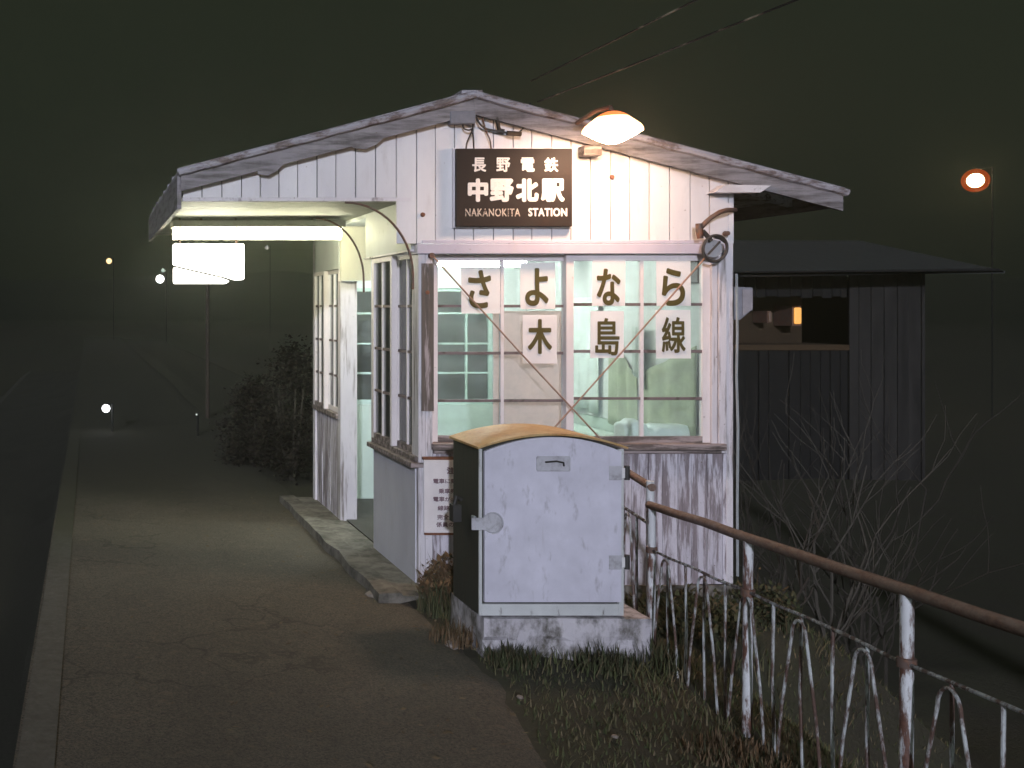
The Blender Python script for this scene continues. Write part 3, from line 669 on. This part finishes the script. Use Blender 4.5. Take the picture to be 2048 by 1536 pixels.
SB = root('speaker_box', (3.5, 6.3, 1.8), 'dark brown wooden box high in the right window corner inside', 'box')
MB().box(PX(1384, 6.3), PX(1416, 6.3), 6.24, 6.42, PZ(566, 6.3), PZ(519, 6.3)).build('case', plain('box_brown', (.06,.035,.022), .6, var=.4), SB, bevel=.006)
MB().box(PX(1350, 6.3), PX(1384, 6.3), 6.27, 6.33, PZ(524, 6.3), PZ(519, 6.3)).build('shelf_bracket', M_iron, SB)

# ------------------------------------------------------------------ cabinet
YC = 5.07
c0, c1 = PX(958, YC), PX(1247, YC); zb, zc, za = PZ(1231, YC), PZ(893, YC), PZ(866, YC)
def arch(x0, x1, z0, zs, zm, n=18): return [(x0, z0), (x1, z0)] + [(x1+(x0-x1)*i/n, zs+(zm-zs)*(1-((i/n)*2-1)**2)) for i in range(n+1)]
CB = root('electrical_cabinet', ((c0+c1)/2, YC+.2, zb), 'pale grey metal cabinet with rounded top standing before the building', 'cabinet')
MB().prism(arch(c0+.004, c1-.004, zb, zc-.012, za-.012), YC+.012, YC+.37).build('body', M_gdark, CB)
fr = MB().box(c0, c0+.014, YC-.004, YC+.0115, zb, zc-.012).box(c1-.024, c1, YC-.004, YC+.0115, zb, zc-.012).box(c0+.014, c1-.024, YC-.004, YC+.0115, zb, zb+.056)
fr.build('frame', M_frame, CB, bevel=.002)
d0, d1 = PX(967, YC), PX(1240, YC); dz = PZ(1203, YC)
DR = MB().prism(arch(d0, d1, dz, zc-.022, za-.018), YC-.016, YC+.006).build('door', M_gpaint, CB, bevel=.003)
top = MB(); n = 20; tv = []
for i in range(n+1):
    t = i/n*2-1; xx = (c0+c1)/2 + t*((c1-c0)/2+.012); zz = zc+(za-zc)*(1-t*t)
    tv += [(xx, YC-.022, zz-.010), (xx, YC-.022, zz), (xx, YC+.385, zz+.004), (xx, YC+.385, zz-.008)]
top.add(tv, [(i*4+k, (i+1)*4+k, (i+1)*4+(k+1)%4, i*4+(k+1)%4) for i in range(n) for k in range(4)] + [(0,1,2,3), (n*4+3, n*4+2, n*4+1, n*4)])
top.build('top', M_gtop, CB)
M_plate = rusty('plate_grey', (.52,.52,.56), .3, rust=(.25,.23,.24), soft=.3)
M_dk = plain('dark_iron', (.03,.028,.026), .6)
x0, x1, z0, z1 = pxr(1075, 1139, 914, 941, YC-.02)
pm = MB().box(x0, x1, YC-.019, YC-.0165, z0, z1).box(x0, x1, YC-.022, YC-.0165, z1, z1+.004).box(x0, x1, YC-.022, YC-.0165, z0-.004, z0).box(x0-.004, x0, YC-.022, YC-.0165, z0, z1).box(x1, x1+.004, YC-.022, YC-.0165, z0, z1)
pm.build('label_plate', M_plate, DR)
MB().tube([(PX(1090, 5.05), 5.045, PZ(924, 5.05)), (PX(1112, 5.05), 5.043, PZ(922, 5.05)), (PX(1126, 5.05), 5.043, PZ(925, 5.05)), (PX(1127, 5.05), 5.045, PZ(932, 5.05))], .0045, 6).build('handle', M_dk, DR, smooth=True)
MB().lathe([(0,-.006),(.045,-.006),(.050,0)], (PX(985, 5.05), 5.055, PZ(1046, 5.05)), 'Y', 24).build('latch', M_plate, DR)
lp = [(PX(985+21*math.cos(t), 5.05), 5.048, PZ(1046-21*math.sin(t), 5.05)) for t in [R(130-i*14) for i in range(17)]]
MB().tube(lp, .0028, 5).box(PX(940, YC), PX(972, YC), YC-.024, YC-.017, PZ(1058, YC), PZ(1034, YC)).build('hasp', M_plate, DR)
for py in (945, 1123):
    MB().box(PX(1214, YC), PX(1240, YC), YC-.021, YC-.0165, PZ(py+14, YC), PZ(py-14, YC)).build('hinge', M_plate, DR, bevel=.002)
    MB().tube([(c1+.012, YC-.01, PZ(py+14, YC)), (c1+.012, YC-.01, PZ(py-14, YC))], .013, 8).build('hinge_pin', M_dk, CB)
    MB().box(PX(1238, YC), PX(1246, YC), YC-.020, YC-.0165, PZ(py+10, YC), PZ(py-10, YC)).build('hinge_leaf', plain('hinge_white', (.8,.8,.8), .4), DR)
# padlock hanging on the left side
lk = MB().tube([(c0-.002, YC+.23, PZ(1018, YC)), (c0-.03, YC+.23, PZ(1010, YC)), (c0-.042, YC+.23, PZ(1030, YC))], .012, 8)
lk.box(c0-.055, c0-.012, YC+.20, YC+.26, PZ(1062, YC), PZ(1026, YC)).build('padlock', M_dk, CB, bevel=.006)
MB().box(c0-.012, c0+.003, YC+.04, YC+.075, PZ(1062, YC), PZ(1036, YC)).build('side_clasp', plain('clasp_bright', (.45,.50,.52), .35, .4), CB, bevel=.003)
# concrete base
CP = root('concrete_base', ((c0+c1)/2, YC+.2, -.1), 'cracked concrete base block under the metal cabinet', 'base')
bm = bmesh.new(); bmesh.ops.create_cube(bm, size=1); bmesh.ops.subdivide_edges(bm, edges=bm.edges, cuts=14, use_grid_fill=True)
bx0, bx1 = PX(962, YC), PX(1296, YC)
for v in bm.verts:
    p = Vector((bx0+(v.co.x+.5)*(bx1-bx0), YC-.035+(v.co.y+.5)*.46, -.16+(v.co.z+.5)*(zb-.006+.16)))
    k = mnoise.noise(p*7)*.016 + mnoise.noise(p*22)*.006
    p.y += k; p.x += k*.6
    if p.z < .06: p.y += .022*max(0, mnoise.noise(p*5+Vector((3, 0, 0))))*2
    if p.z > zb-.03 and v.co.z < .5: pass
    v.co = p - BASE[CP]
me = bpy.data.meshes.new('block'); bm.to_mesh(me); bm.free(); me.materials.append(painted('base_concrete', (.56,.54,.57), (.13,.12,.10), wear=.46, soft=.2, mp=(1,1,.6), scale=11, dirt=.7, tint=0, rough=.9))
o = bpy.data.objects.new('block', me); COL.objects.link(o); o.parent = CP; BASE[o] = BASE[CP]

# ------------------------------------------------------------------ railings
def fx(y): return 2.81 + (y-5.30)*.155
def rz(y): return .655 + (5.27-y)*.062
FN = root('railing', (fx(4.2), 4.2, -.1), 'rusty white tubular railing with hoop bars along the grassy platform side', 'railing')
YA, YZ, DP = 5.27, 1.75, 1.03
def rp_(y, dz): return (fx(y), y, rz(y)+dz)
MB().tube([rp_(YA+.03, 0)] + [(fx(y)+random.uniform(-.004, .004), y, rz(y)+random.uniform(-.004, .004)) for y in [YA-.3*i for i in range(1, 12)]] + [rp_(YZ, 0)], .0205, 12).build('top_rail', M_rail, FN, smooth=True)
MB().tube([rp_(YA, -.22)] + [(fx(y)+random.uniform(-.003, .003), y, rz(y)-.22+random.uniform(-.005, .005)) for y in [YA-.25*i for i in range(1, 14)]] + [rp_(YZ, -.22)], .0066, 8).build('lower_rail', M_barr, FN, smooth=True)
i = 0; d = DP/5; y = YA
while y > YZ+.05:
    post = i % 5 == 0
    if post:
        tilt = random.uniform(-.012, .012)
        P = MB().tube([(fx(y), y, rz(y)-.014), (fx(y)+tilt*.4, y, rz(y)-.45), (fx(y)+tilt, y, rz(y)-.86)], .0185, 12).build('post', M_bar, FN, smooth=True)
        MB().lathe([(.0187,0),(.026,.002),(.026,.03),(.0187,.032)], (fx(y)+tilt*.25, y, rz(y)-.236), 'Z', 14).build('collar', M_iron, P, smooth=True)
    else:
        j = random.uniform(-.006, .006)
        MB().tube([(fx(y), y, rz(y)-.222), (fx(y)+j, y, rz(y)-.5), (fx(y)-j, y, rz(y)-.83)], .0060, 8).build('bar', M_barr, FN, smooth=True)
    if i % 2 == 1:
        pts = []; hw, tr = d*.80, .042
        j = random.uniform(-.01, .01)
        z0, z1 = -.84, -.228
        pts.append((y+hw, z0)); 
        for k in range(9):
            a = math.pi*k/8; pts.append((y+j+math.cos(a)*tr*1.25, z1-.075+math.sin(a)*.068))
        pts.append((y-hw, z0))
        sx = -.012
        def hp_(yy, zz): return (fx(yy)+sx, yy, rz(yy)+zz)
        full = [hp_(*pts[0]), hp_(pts[0][0]*.5+pts[1][0]*.5+.012, (pts[0][1]+pts[1][1])/2)] + [hp_(*p) for p in pts[1:-1]] + [hp_(pts[-1][0]*.5+pts[-2][0]*.5-.012, (pts[-1][1]+pts[-2][1])/2), hp_(*pts[-1])]
        MB().tube(full, .0054, 8).build('hoop', M_barr, FN, smooth=True)
    i += 1; y -= d
# the higher stretch of railing behind the cabinet
q0 = Vector((2.835, 5.34, .737)); q1 = Vector((2.95, 6.0, .775))
FR = root('railing', (2.9, 5.7, -.1), 'short higher stretch of rusty railing between the cabinet and the building', 'railing')
MB().tube([q0+Vector((0,-.02,0)), q1], .0205, 10).build('top_rail', M_rail, FR, smooth=True)
MB().tube([q0-Vector((0,0,.19)), q1-Vector((0,0,.21))], .0088, 8).build('lower_rail', M_barr, FR, smooth=True)
for q in (q0, q1): MB().tube([q+Vector((0,0,.03)), q-Vector((0,0,.95))], .0185, 10).build('post', M_bar, FR, smooth=True)
for t in (.3, .62):
    q = q0.lerp(q1, t); MB().tube([q-Vector((0,0,.205)), q-Vector((0,0,.9))], .0072, 8).build('bar', M_barr, FR, smooth=True)
hq = []
for k in range(9):
    a = math.pi*k/8; q = q0.lerp(q1, .46-.07*math.cos(a)); hq.append(q+Vector((-.012, 0, -.285+.075*math.sin(a))))
MB().tube([q0.lerp(q1, .26)-Vector((.012,0,.88))]+hq+[q0.lerp(q1, .66)-Vector((.012,0,.88))], .0068, 8).build('hoop', M_barr, FR, smooth=True)

# ------------------------------------------------------------------ vegetation
def leafm(name, cols, rough=.85):
    m, t, p = mat(name); r = N(t, 'ShaderNodeValToRGB'); e = r.color_ramp.elements
    e[0].position = 0; e[0].color = rgb(cols[0]); e[1].position = 1; e[1].color = rgb(cols[-1])
    for i, c in enumerate(cols[1:-1]): k = e.new((i+1)/(len(cols)-1)); k.color = rgb(c)
    t.links.new(island(t), r.inputs[0]); t.links.new(r.outputs[0], p.inputs['Base Color']); p.inputs['Roughness'].default_value = rough; return m
def blade(q, x, y, z, h, w_, lean, ang):
    lean *= 1.25 if h > .06 else 1
    dx, dy = math.cos(ang)*lean, math.sin(ang)*lean; px, py = -math.sin(ang)*w_, math.cos(ang)*w_
    q.add([(x-px, y-py, z), (x+px, y+py, z), (x+dx*.45+px*.7, y+dy*.45+py*.7, z+h*.6), (x+dx*.45-px*.7, y+dy*.45-py*.7, z+h*.6), (x+dx, y+dy, z+h)], [(0,1,2,3), (3,2,4)])
rg = random.Random(3); gr = MB()
def density(x, y):
    e = edge_x(y)
    if x < e-.02: return 0
    if y > 5.02 and 1.82 < x < 2.7 and y < 5.5: return 0
    if y > 6.06 and x < 3.75: return 0
    n = mnoise.noise(Vector((x*2.1, y*2.1, 9)))*.5+.5; n2 = mnoise.noise(Vector((x*6, y*6, 2)))*.5+.5
    return .15+.85*max(0, n*.6+n2*.6-.12)
cnt = 0
while cnt < 26000:
    y = 2.3 + (7.4-2.3)*rg.random()**1.1; x = rg.uniform(1.2, 4.9)
    if rg.random() > density(x, y): continue
    near_f = x > fx(y)-.25
    tuft = mnoise.noise(Vector((x*3.3, y*3.3, 21)))*.5+.5
    h = rg.uniform(.014, .040)*(1 + (2.8*max(0, tuft-.45) if near_f else .9*max(0, tuft-.5)))
    if 4.78 < y < 5.08 and 1.83 < x < 2.75: h *= 2.2
    if y > 5.45 and x < 3.6: h *= 2.6
    blade(gr, x, y, hgt(x, y)-.004, h, rg.uniform(.0018, .0042), rg.uniform(.2, 1.1)*h, rg.uniform(0, 6.28)); cnt += 1
GRM = leafm('grass_blades', [(.035,.046,.020),(.055,.070,.025),(.085,.10,.035),(.11,.10,.05),(.17,.135,.08),(.07,.085,.032),(.14,.105,.06)])
tag(gr.build('grass', GRM), 'short mossy winter grass between the asphalt and the railing', kind='stuff')
lq = MB(); rl = random.Random(9)
for _ in range(520):
    y = 2.4+7*rl.random()**1.3; e = edge_x(y); x = e - abs(rl.gauss(0, .42)) if rl.random() < .7 else rl.uniform(-.1, e)
    if y > 5.8: x = min(x, 1.58 - abs(rl.gauss(0, .12)))
    if x < -.2: continue
    s_ = rl.uniform(.006, .020); a = rl.uniform(0, 6.28); z = .017
    u = Vector((math.cos(a), math.sin(a), rl.uniform(-.2,.2)))*s_; v = Vector((-math.sin(a), math.cos(a), rl.uniform(-.3,.3)))*s_*rl.uniform(.3,.6); c = Vector((x, y, z))
    lq.add([c-u, c+v, c+u, c-v], [(0,1,2,3)])
tag(lq.build('fallen_leaves', leafm('litter', [(.10,.065,.03),(.16,.12,.07),(.06,.045,.025),(.22,.18,.12)])), 'fallen leaves and straw scattered on the asphalt', kind='stuff')
# weed clumps
def clump(c, n, rad, hmin, hmax, m, label, seed, wd=(.0022,.0050), leafy=False):
    r_ = random.Random(seed); q = MB()
    for _ in range(n):
        a = r_.uniform(0, 6.28); rr = rad*math.sqrt(r_.random()); x, y = c[0]+rr*math.cos(a), c[1]+rr*math.sin(a)
        h = r_.uniform(hmin, hmax)*(1-.5*rr/rad); blade(q, x, y, c[2], h, r_.uniform(*wd), r_.uniform(.1, .5)*h, r_.uniform(0, 6.28))
        if leafy:
            for k in range(4):
                zz = c[2]+h*r_.uniform(.3, .95); b = r_.uniform(0, 6.28); s_ = r_.uniform(.012, .03)
                blade(q, x+r_.uniform(-.02,.02), y+r_.uniform(-.02,.02), zz, s_, s_*.45, s_*1.2, b)
    return tag(q.build('weed_clump', m, base=c), label, 'weeds', 'weed clumps')
M_wg = leafm('weed_green', [(.025,.034,.012),(.045,.055,.02),(.06,.06,.03),(.10,.07,.035)])
M_wb = leafm('weed_brown', [(.10,.055,.022),(.14,.085,.04),(.075,.05,.025),(.18,.12,.07),(.035,.04,.018)])
clump((2.00, 5.86, .0), 320, .16, .12, .36, M_wb, 'rust brown weeds against the wall under the notice plate', 11, leafy=True)
clump((1.93, 5.68, .0), 300, .17, .08, .24, M_wg, 'dark green weeds at the left corner of the building', 12)
clump((2.12, 5.72, .0), 160, .12, .16, .34, M_wg, 'tall dark weeds between the cabinet side and the wall', 13, leafy=True)
clump((1.80, 5.18, .0), 260, .13, .05, .15, M_wb, 'dry brown tuft at the left foot of the concrete base', 14)
clump((1.98, 4.95, -.02), 260, .13, .05, .14, M_wg, 'green weeds before the left half of the concrete base', 15)
clump((2.40, 4.93, -.04), 240, .12, .05, .17, M_wg, 'green weeds before the right half of the concrete base', 16)
clump((2.68, 5.05, -.06), 260, .15, .06, .20, M_wg, 'dark weeds at the first railing post beside the concrete base', 17)
clump((2.42, 3.95, -.05), 330, .20, .03, .10, M_wb, 'straw coloured low tuft beside the middle railing posts', 18)
clump((2.32, 3.05, .0), 300, .20, .03, .11, M_wb, 'pale dry tuft at the foot of the nearest railing post', 19)
clump((3.25, 5.75, -.1), 420, .34, .08, .26, M_wg, 'dark weeds under the right half of the front wall', 20, leafy=True)
clump((3.78, 6.0, -.15), 320, .22, .10, .34, M_wg, 'dark weeds at the right rear corner post outside', 21, leafy=True)
# stones at the platform edge
def stone(x, y, s, label, seed, m):
    bm = bmesh.new(); bmesh.ops.create_icosphere(bm, subdivisions=3, radius=1)
    for v in bm.verts:
        p = v.co.copy(); v.co = p*(1+.3*mnoise.noise(p*1.4+Vector((seed, 1, 2)))+.08*mnoise.noise(p*5)); v.co = Vector((v.co.x*s, v.co.y*s*1.2, v.co.z*s*.55))
    me = bpy.data.meshes.new('stone'); bm.to_mesh(me); bm.free(); me.materials.append(m)
    for p in me.polygons: p.use_smooth = True
    o = bpy.data.objects.new('stone', me); COL.objects.link(o); o.location = (x, y, hgt(x, y)+s*.15+.02); tag(o, label, 'stone', 'stones by the platform')
M_st = plain('stone_grey', (.30,.26,.23), .9, var=.5, scale=20, bmp=.6)
for i, (px, py, s, lb) in enumerate(((748, 1192, .05, 'pale lump of concrete at the front end of the doorstep'), (795, 1190, .042, 'grey stone between the doorstep and the building corner'), (905, 1290, .038, 'pinkish stone at the left foot of the cabinet base'), (928, 1278, .045, 'brown slanted stone before the cabinet base'), (1040, 1388, .014, 'pebble at the border of the asphalt and grass'), (1230, 1468, .012, 'white pebble lying in the grass'))):
    Y = F*EYE/(py-CY); stone(PX(px, Y), Y, s, lb, i*3, M_st)
# bare shrubs beyond the railing
def shrub(name, base, h, seed, m, label, spread=.62, nst=3, depth=3, r0=.012, cat='shrub', group=None):
    r_ = random.Random(seed); rt = root(name, base, label, cat, group); tr = MB(); tw = MB()
    def grow(p, d, ln, r, lev):
        q = [p]; n = 4
        for k in range(n):
            d = (d + Vector((r_.uniform(-.22,.22), r_.uniform(-.22,.22), r_.uniform(-.04,.16)))).normalized(); q.append(q[-1]+d*ln/n)
        (tr if lev < 2 else tw).tube(q, [r*(1-.45*k/n) for k in range(n+1)], 5)
        if lev < depth:
            for k in range(r_.choice((2, 2, 3))):
                at = q[r_.randint(1, n)]; a = r_.uniform(0, 6.28)
                nd = (d*.8 + Vector((math.cos(a)*spread, math.sin(a)*spread, r_.uniform(.05, .5)))).normalized()
                grow(at, nd, ln*r_.uniform(.6, .95), r*.6, lev+1)
    for k in range(nst):
        a = r_.uniform(0, 6.28); grow(Vector(base)+Vector((r_.uniform(-.06,.06), r_.uniform(-.06,.06), -.05)), Vector((math.cos(a)*.35, math.sin(a)*.35, 1)).normalized(), h*.45, r0, 0)
    tr.build('trunk', m, rt, smooth=True); tw.build('twigs', m, rt); return rt
M_tw = plain('twig_bark', (.085,.075,.060), .9, var=.4)
M_tw2 = plain('twig_bark_dark', (.050,.042,.033), .9, var=.4)
G = 'bare shrubs beyond the railing'
for px, py, Y, h, sd, lb, mm in ((1645, 1180, 6.6, 1.55, 31, 'tall bare shrub with thin pale branches right of the building', M_tw), (1560, 1200, 6.3, .8, 32, 'low tangled bare shrub near the right corner of the building', M_tw2), (1760, 1170, 6.9, 1.1, 33, 'wide bare shrub at the right edge of the thicket', M_tw2), (1690, 1190, 7.4, 1.3, 35, 'bare shrub deeper in the thicket behind the tall one', M_tw2), (1540, 1100, 9.0, 1.3, 36, 'bare shrub standing close to the dark shed wall', M_tw2)):
    X = PX(px, Y); shrub('bare_shrub', (X, Y, hgt(X, Y)), h + max(0, -hgt(X, Y)-.3), sd, mm, lb, group=G)
# withered bush behind the building on the platform side
def bush(c, rx, ry, rzz, n, m, label, seed, cat='shrub', stems=6, size=(.02, .05)):
    r_ = random.Random(seed); rt = root('withered_bush', c, label, cat); lf = MB(); st = MB()
    for _ in range(stems):
        a = r_.uniform(0, 6.28); t = r_.uniform(.2, .8)
        st.tube([Vector(c), Vector(c)+Vector((math.cos(a)*rx*t*.5, math.sin(a)*ry*t*.5, rzz*.6)), Vector(c)+Vector((math.cos(a)*rx*t, math.sin(a)*ry*t, rzz*1.5))], [.02, .013, .005], 5)
    cl = [(r_.uniform(0, 6.28), r_.random()**.5, r_.random()) for _ in range(70)]
    for _ in range(n):
        a, q, v = r_.choice(cl); env = math.sin(math.pi*min(.97, .12+v*.88))**.6*(1.15-.5*v)
        x = c[0]+math.cos(a)*rx*q*env+r_.gauss(0, .07); y = c[1]+math.sin(a)*ry*q*env+r_.gauss(0, .07); z = c[2]+.1+v*rzz*1.9+r_.gauss(0, .07)
        s_ = r_.uniform(*size); blade(lf, x, y, z, s_*r_.uniform(-.6, 1), s_*.4, s_, r_.uniform(0, 6.28))
    st.build('stems', M_tw2, rt); lf.build('leaves', m, rt); return rt
M_dead = leafm('dead_leaves', [(.011,.007,.004),(.018,.010,.005),(.009,.006,.004),(.013,.009,.005)])
M_dkl = leafm('dark_leaves', [(.012,.015,.008),(.018,.021,.011),(.015,.014,.008),(.022,.022,.014)])
bush((PX(585, 10.2), 10.2, -.05), .40, .5, .62, 6500, M_dead, 'withered rust brown bush behind the building on the platform', 41)
bush((PX(505, 11.2), 11.2, -.1), .40, .5, .42, 5000, M_dead, 'lower withered bush left of the rust brown one', 42)
# ------------------------------------------------------------------ far things
YH = 16.0
x0, x1 = 8.6, PX(1846, YH)
SH = root('shed', ((x0+x1)/2, YH+1.5, -1), 'dark old shed with wide roof and a lit opening right of the station', 'shed')
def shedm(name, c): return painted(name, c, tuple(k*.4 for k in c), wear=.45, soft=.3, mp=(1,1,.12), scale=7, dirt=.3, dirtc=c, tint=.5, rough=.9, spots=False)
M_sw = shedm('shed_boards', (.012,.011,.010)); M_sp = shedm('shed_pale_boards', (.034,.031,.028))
def boards(xa, xb, za, zb_, m, nm, y=YH):
    q = MB(); x = xa
    while x < xb-.02:
        wd = min(random.uniform(.13, .2), xb-x); q.box(x+.006, x+wd-.006, y+random.uniform(-.012, .012), y+.03, za+random.uniform(0, .04), zb_); x += wd
    return q.build(nm, m, SH)
xg = PX(1695, YH)
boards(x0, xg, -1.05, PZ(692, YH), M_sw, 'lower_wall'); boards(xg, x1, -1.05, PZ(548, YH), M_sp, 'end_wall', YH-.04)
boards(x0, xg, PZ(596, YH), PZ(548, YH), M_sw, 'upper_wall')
MB().prism([(x0-.5, PZ(560, YH)), (PX(1930, YH), PZ(548, YH)), (PX(1930, YH)-.1, PZ(540, YH)), (x0-.5, PZ(548, YH))], YH-.7, YH-.62).build('eave', M_sw, SH)
rq = MB().add([(x0-.5, YH-.7, PZ(550, YH)), (PX(1930, YH), YH-.7, PZ(545, YH)), (PX(1930, YH), YH+2.2, PZ(478, YH)+.12), (x0-.5, YH+2.2, PZ(478, YH)+.12), (x0-.5, YH-.7, PZ(552, YH)-.02), (PX(1930, YH), YH-.7, PZ(547, YH)-.02), (PX(1930, YH), YH+2.2, PZ(478, YH)), (x0-.5, YH+2.2, PZ(478, YH))],
    [(0,1,2,3), (4,7,6,5), (0,4,5,1), (1,5,6,2), (2,6,7,3), (3,7,4,0)])
rq.build('roof', plain('shed_roof', (.060,.064,.062), .8, var=.4, scale=3, mp=(3,.4,1)), SH)
MB().box(x0, x1, YH+.02+3.0, YH+3.1, -1.05, 2.4).box(x1-.08, x1, YH, YH+3.0, -1.05, PZ(548, YH)).build('back_wall', M_sw, SH)
MB().box(x0, xg-.02, YH+1.0, YH+1.06, -1.0, PZ(560, YH)).build('inner_wall', plain('shed_inner', (.05,.030,.013), .9, var=.5, scale=4), SH)
MB().box(x0, xg, YH-.04, YH+.9, PZ(694, YH)-.05, PZ(692, YH)+.02).build('ledge', plain('shed_ledge', (.06,.034,.013), .8), SH)
wl = root('lit_window', (PX(1597, YH+.5), YH+.5, PZ(650, YH+.5)), 'narrow upright orange lit lamp in the shed opening', 'lamp')
MB().box(PX(1590, YH+.5), PX(1604, YH+.5), YH+.5, YH+.54, PZ(648, YH+.5), PZ(615, YH+.5)).build('diffuser', glow('shed_lamp', (1,.46,.08), 1.15), wl, bevel=.03)
MB().box(PX(1588, YH+.5), PX(1606, YH+.5), YH+.545, YH+.99, PZ(652, YH+.5), PZ(611, YH+.5)).build('case', M_iron, wl)
wl = root('lit_window', (PX(1541, YH+.6), YH+.6, PZ(646, YH+.6)), 'faint small amber lamp left of the brighter one in the shed opening', 'lamp')
MB().box(PX(1538, YH+.6), PX(1544, YH+.6), YH+.6, YH+.63, PZ(644, YH+.6), PZ(624, YH+.6)).build('diffuser', glow('shed_lamp_dim', (1,.40,.08), .05), wl, bevel=.01)
MB().box(PX(1537, YH+.6), PX(1545, YH+.6), YH+.635, YH+.99, PZ(646, YH+.6), PZ(622, YH+.6)).build('case', M_iron, wl)
# street lamps and distant lights
M_black = plain('black_iron', (.008,.008,.007), .95)
def glow_globe(name, px, py, Y, rpx, core, halo, label, zg=-1.0, cat='street lamp', group='distant lights', pole=True, sc=8, sh=.9):
    x, z = PX(px, Y), PZ(py, Y); r_ = rpx*Y/F
    rt = root(name, (x, Y, zg), label, cat, group)
    prof = lambda r: [(max(.0005, r*math.sin(t)), -r*math.cos(t)) for t in [i*math.pi/10 for i in range(11)]]
    MB().lathe(prof(r_), (x, Y, z), n=20).build('bulb', glow('bulb_'+str(px), core, sc), rt, smooth=True)
    if halo:
        m = bpy.data.materials.new('glow_globe_'+str(px)); m.use_nodes = True; t = m.node_tree; t.nodes.clear()
        o = N(t, 'ShaderNodeOutputMaterial'); tr = N(t, 'ShaderNodeBsdfTransparent'); em = N(t, 'ShaderNodeEmission'); mx = N(t, 'ShaderNodeMixShader')
        em.inputs[0].default_value = rgb(halo); em.inputs[1].default_value = sh; mx.inputs[0].default_value = .55
        t.links.new(tr.outputs[0], mx.inputs[1]); t.links.new(em.outputs[0], mx.inputs[2]); t.links.new(mx.outputs[0], o.inputs[0])
        MB().lathe(prof(r_*1.65), (x, Y, z), n=24).build('glow_globe', m, rt, smooth=True)  # outer emissive sphere added to imitate the lamp's halo
    k = r_*1.65 if halo else r_
    if pole:
        MB().tube([(x+k*1.6, Y+.05, zg), (x+k*1.6, Y+.05, z+k*1.2), (x, Y, z+k*1.05)], .016, 6).build('pole', M_black, rt)
    return rt
glow_globe('street_lamp', 1951, 361, 25, 14, (1,.80,.42), (1,.14,.02), 'large orange street lamp glowing high at the right', sc=45, sh=.42)
glow_globe('street_lamp', 218, 522, 55, 5.5, (1,.62,.28), None, 'small orange street lamp far left of the porch', sc=3)
glow_globe('street_lamp', 320, 558, 60, 8, (1,.93,.9), None, 'bright white street lamp just left of the glowing box sign', sc=14)
glow_globe('street_lamp', 326, 541, 75, 4, (.8,1,.85), None, 'faint pale green lamp above the bright white one', sc=.8)
glow_globe('street_lamp', 534, 495, 70, 4, (1,.95,.9), None, 'dim white lamp under the porch tube', sc=.35)
glow_globe('signal_lamp', 212, 817, 14, 8, (.95,.97,1), None, 'white signal lamp on a short post far down the platform', zg=-.02, cat='signal', sc=10)
glow_globe('signal_lamp', 393, 829, 13.5, 2, (.9,1,.95), None, 'tiny pale signal light low below the glowing box sign', zg=-.05, cat='signal', sc=.7)
tag(MB().tube([(PX(415, 16), 16, -1), (PX(415, 16), 16, 2.4)], .03, 8).build('signal_post', plain('post_brown', (.045,.032,.024), .9), smooth=True), 'thin brown post standing far behind the glowing box sign', 'post')

# ------------------------------------------------------------------ added scattering volume for lamp halos and lifted blacks
hz = MB().box(-310, 310, -66, 300, -4, 26)
hm = bpy.data.materials.new('scatter_veil'); hm.use_nodes = True; t = hm.node_tree; t.nodes.clear()
o_ = N(t, 'ShaderNodeOutputMaterial'); pv_ = N(t, 'ShaderNodeVolumePrincipled')
pv_.inputs['Color'].default_value = (.86, .93, .78, 1); pv_.inputs['Density'].default_value = .0058; pv_.inputs['Anisotropy'].default_value = .8
t.links.new(pv_.outputs[0], o_.inputs['Volume'])
tag(hz.build('veil', hm), kind='stuff')
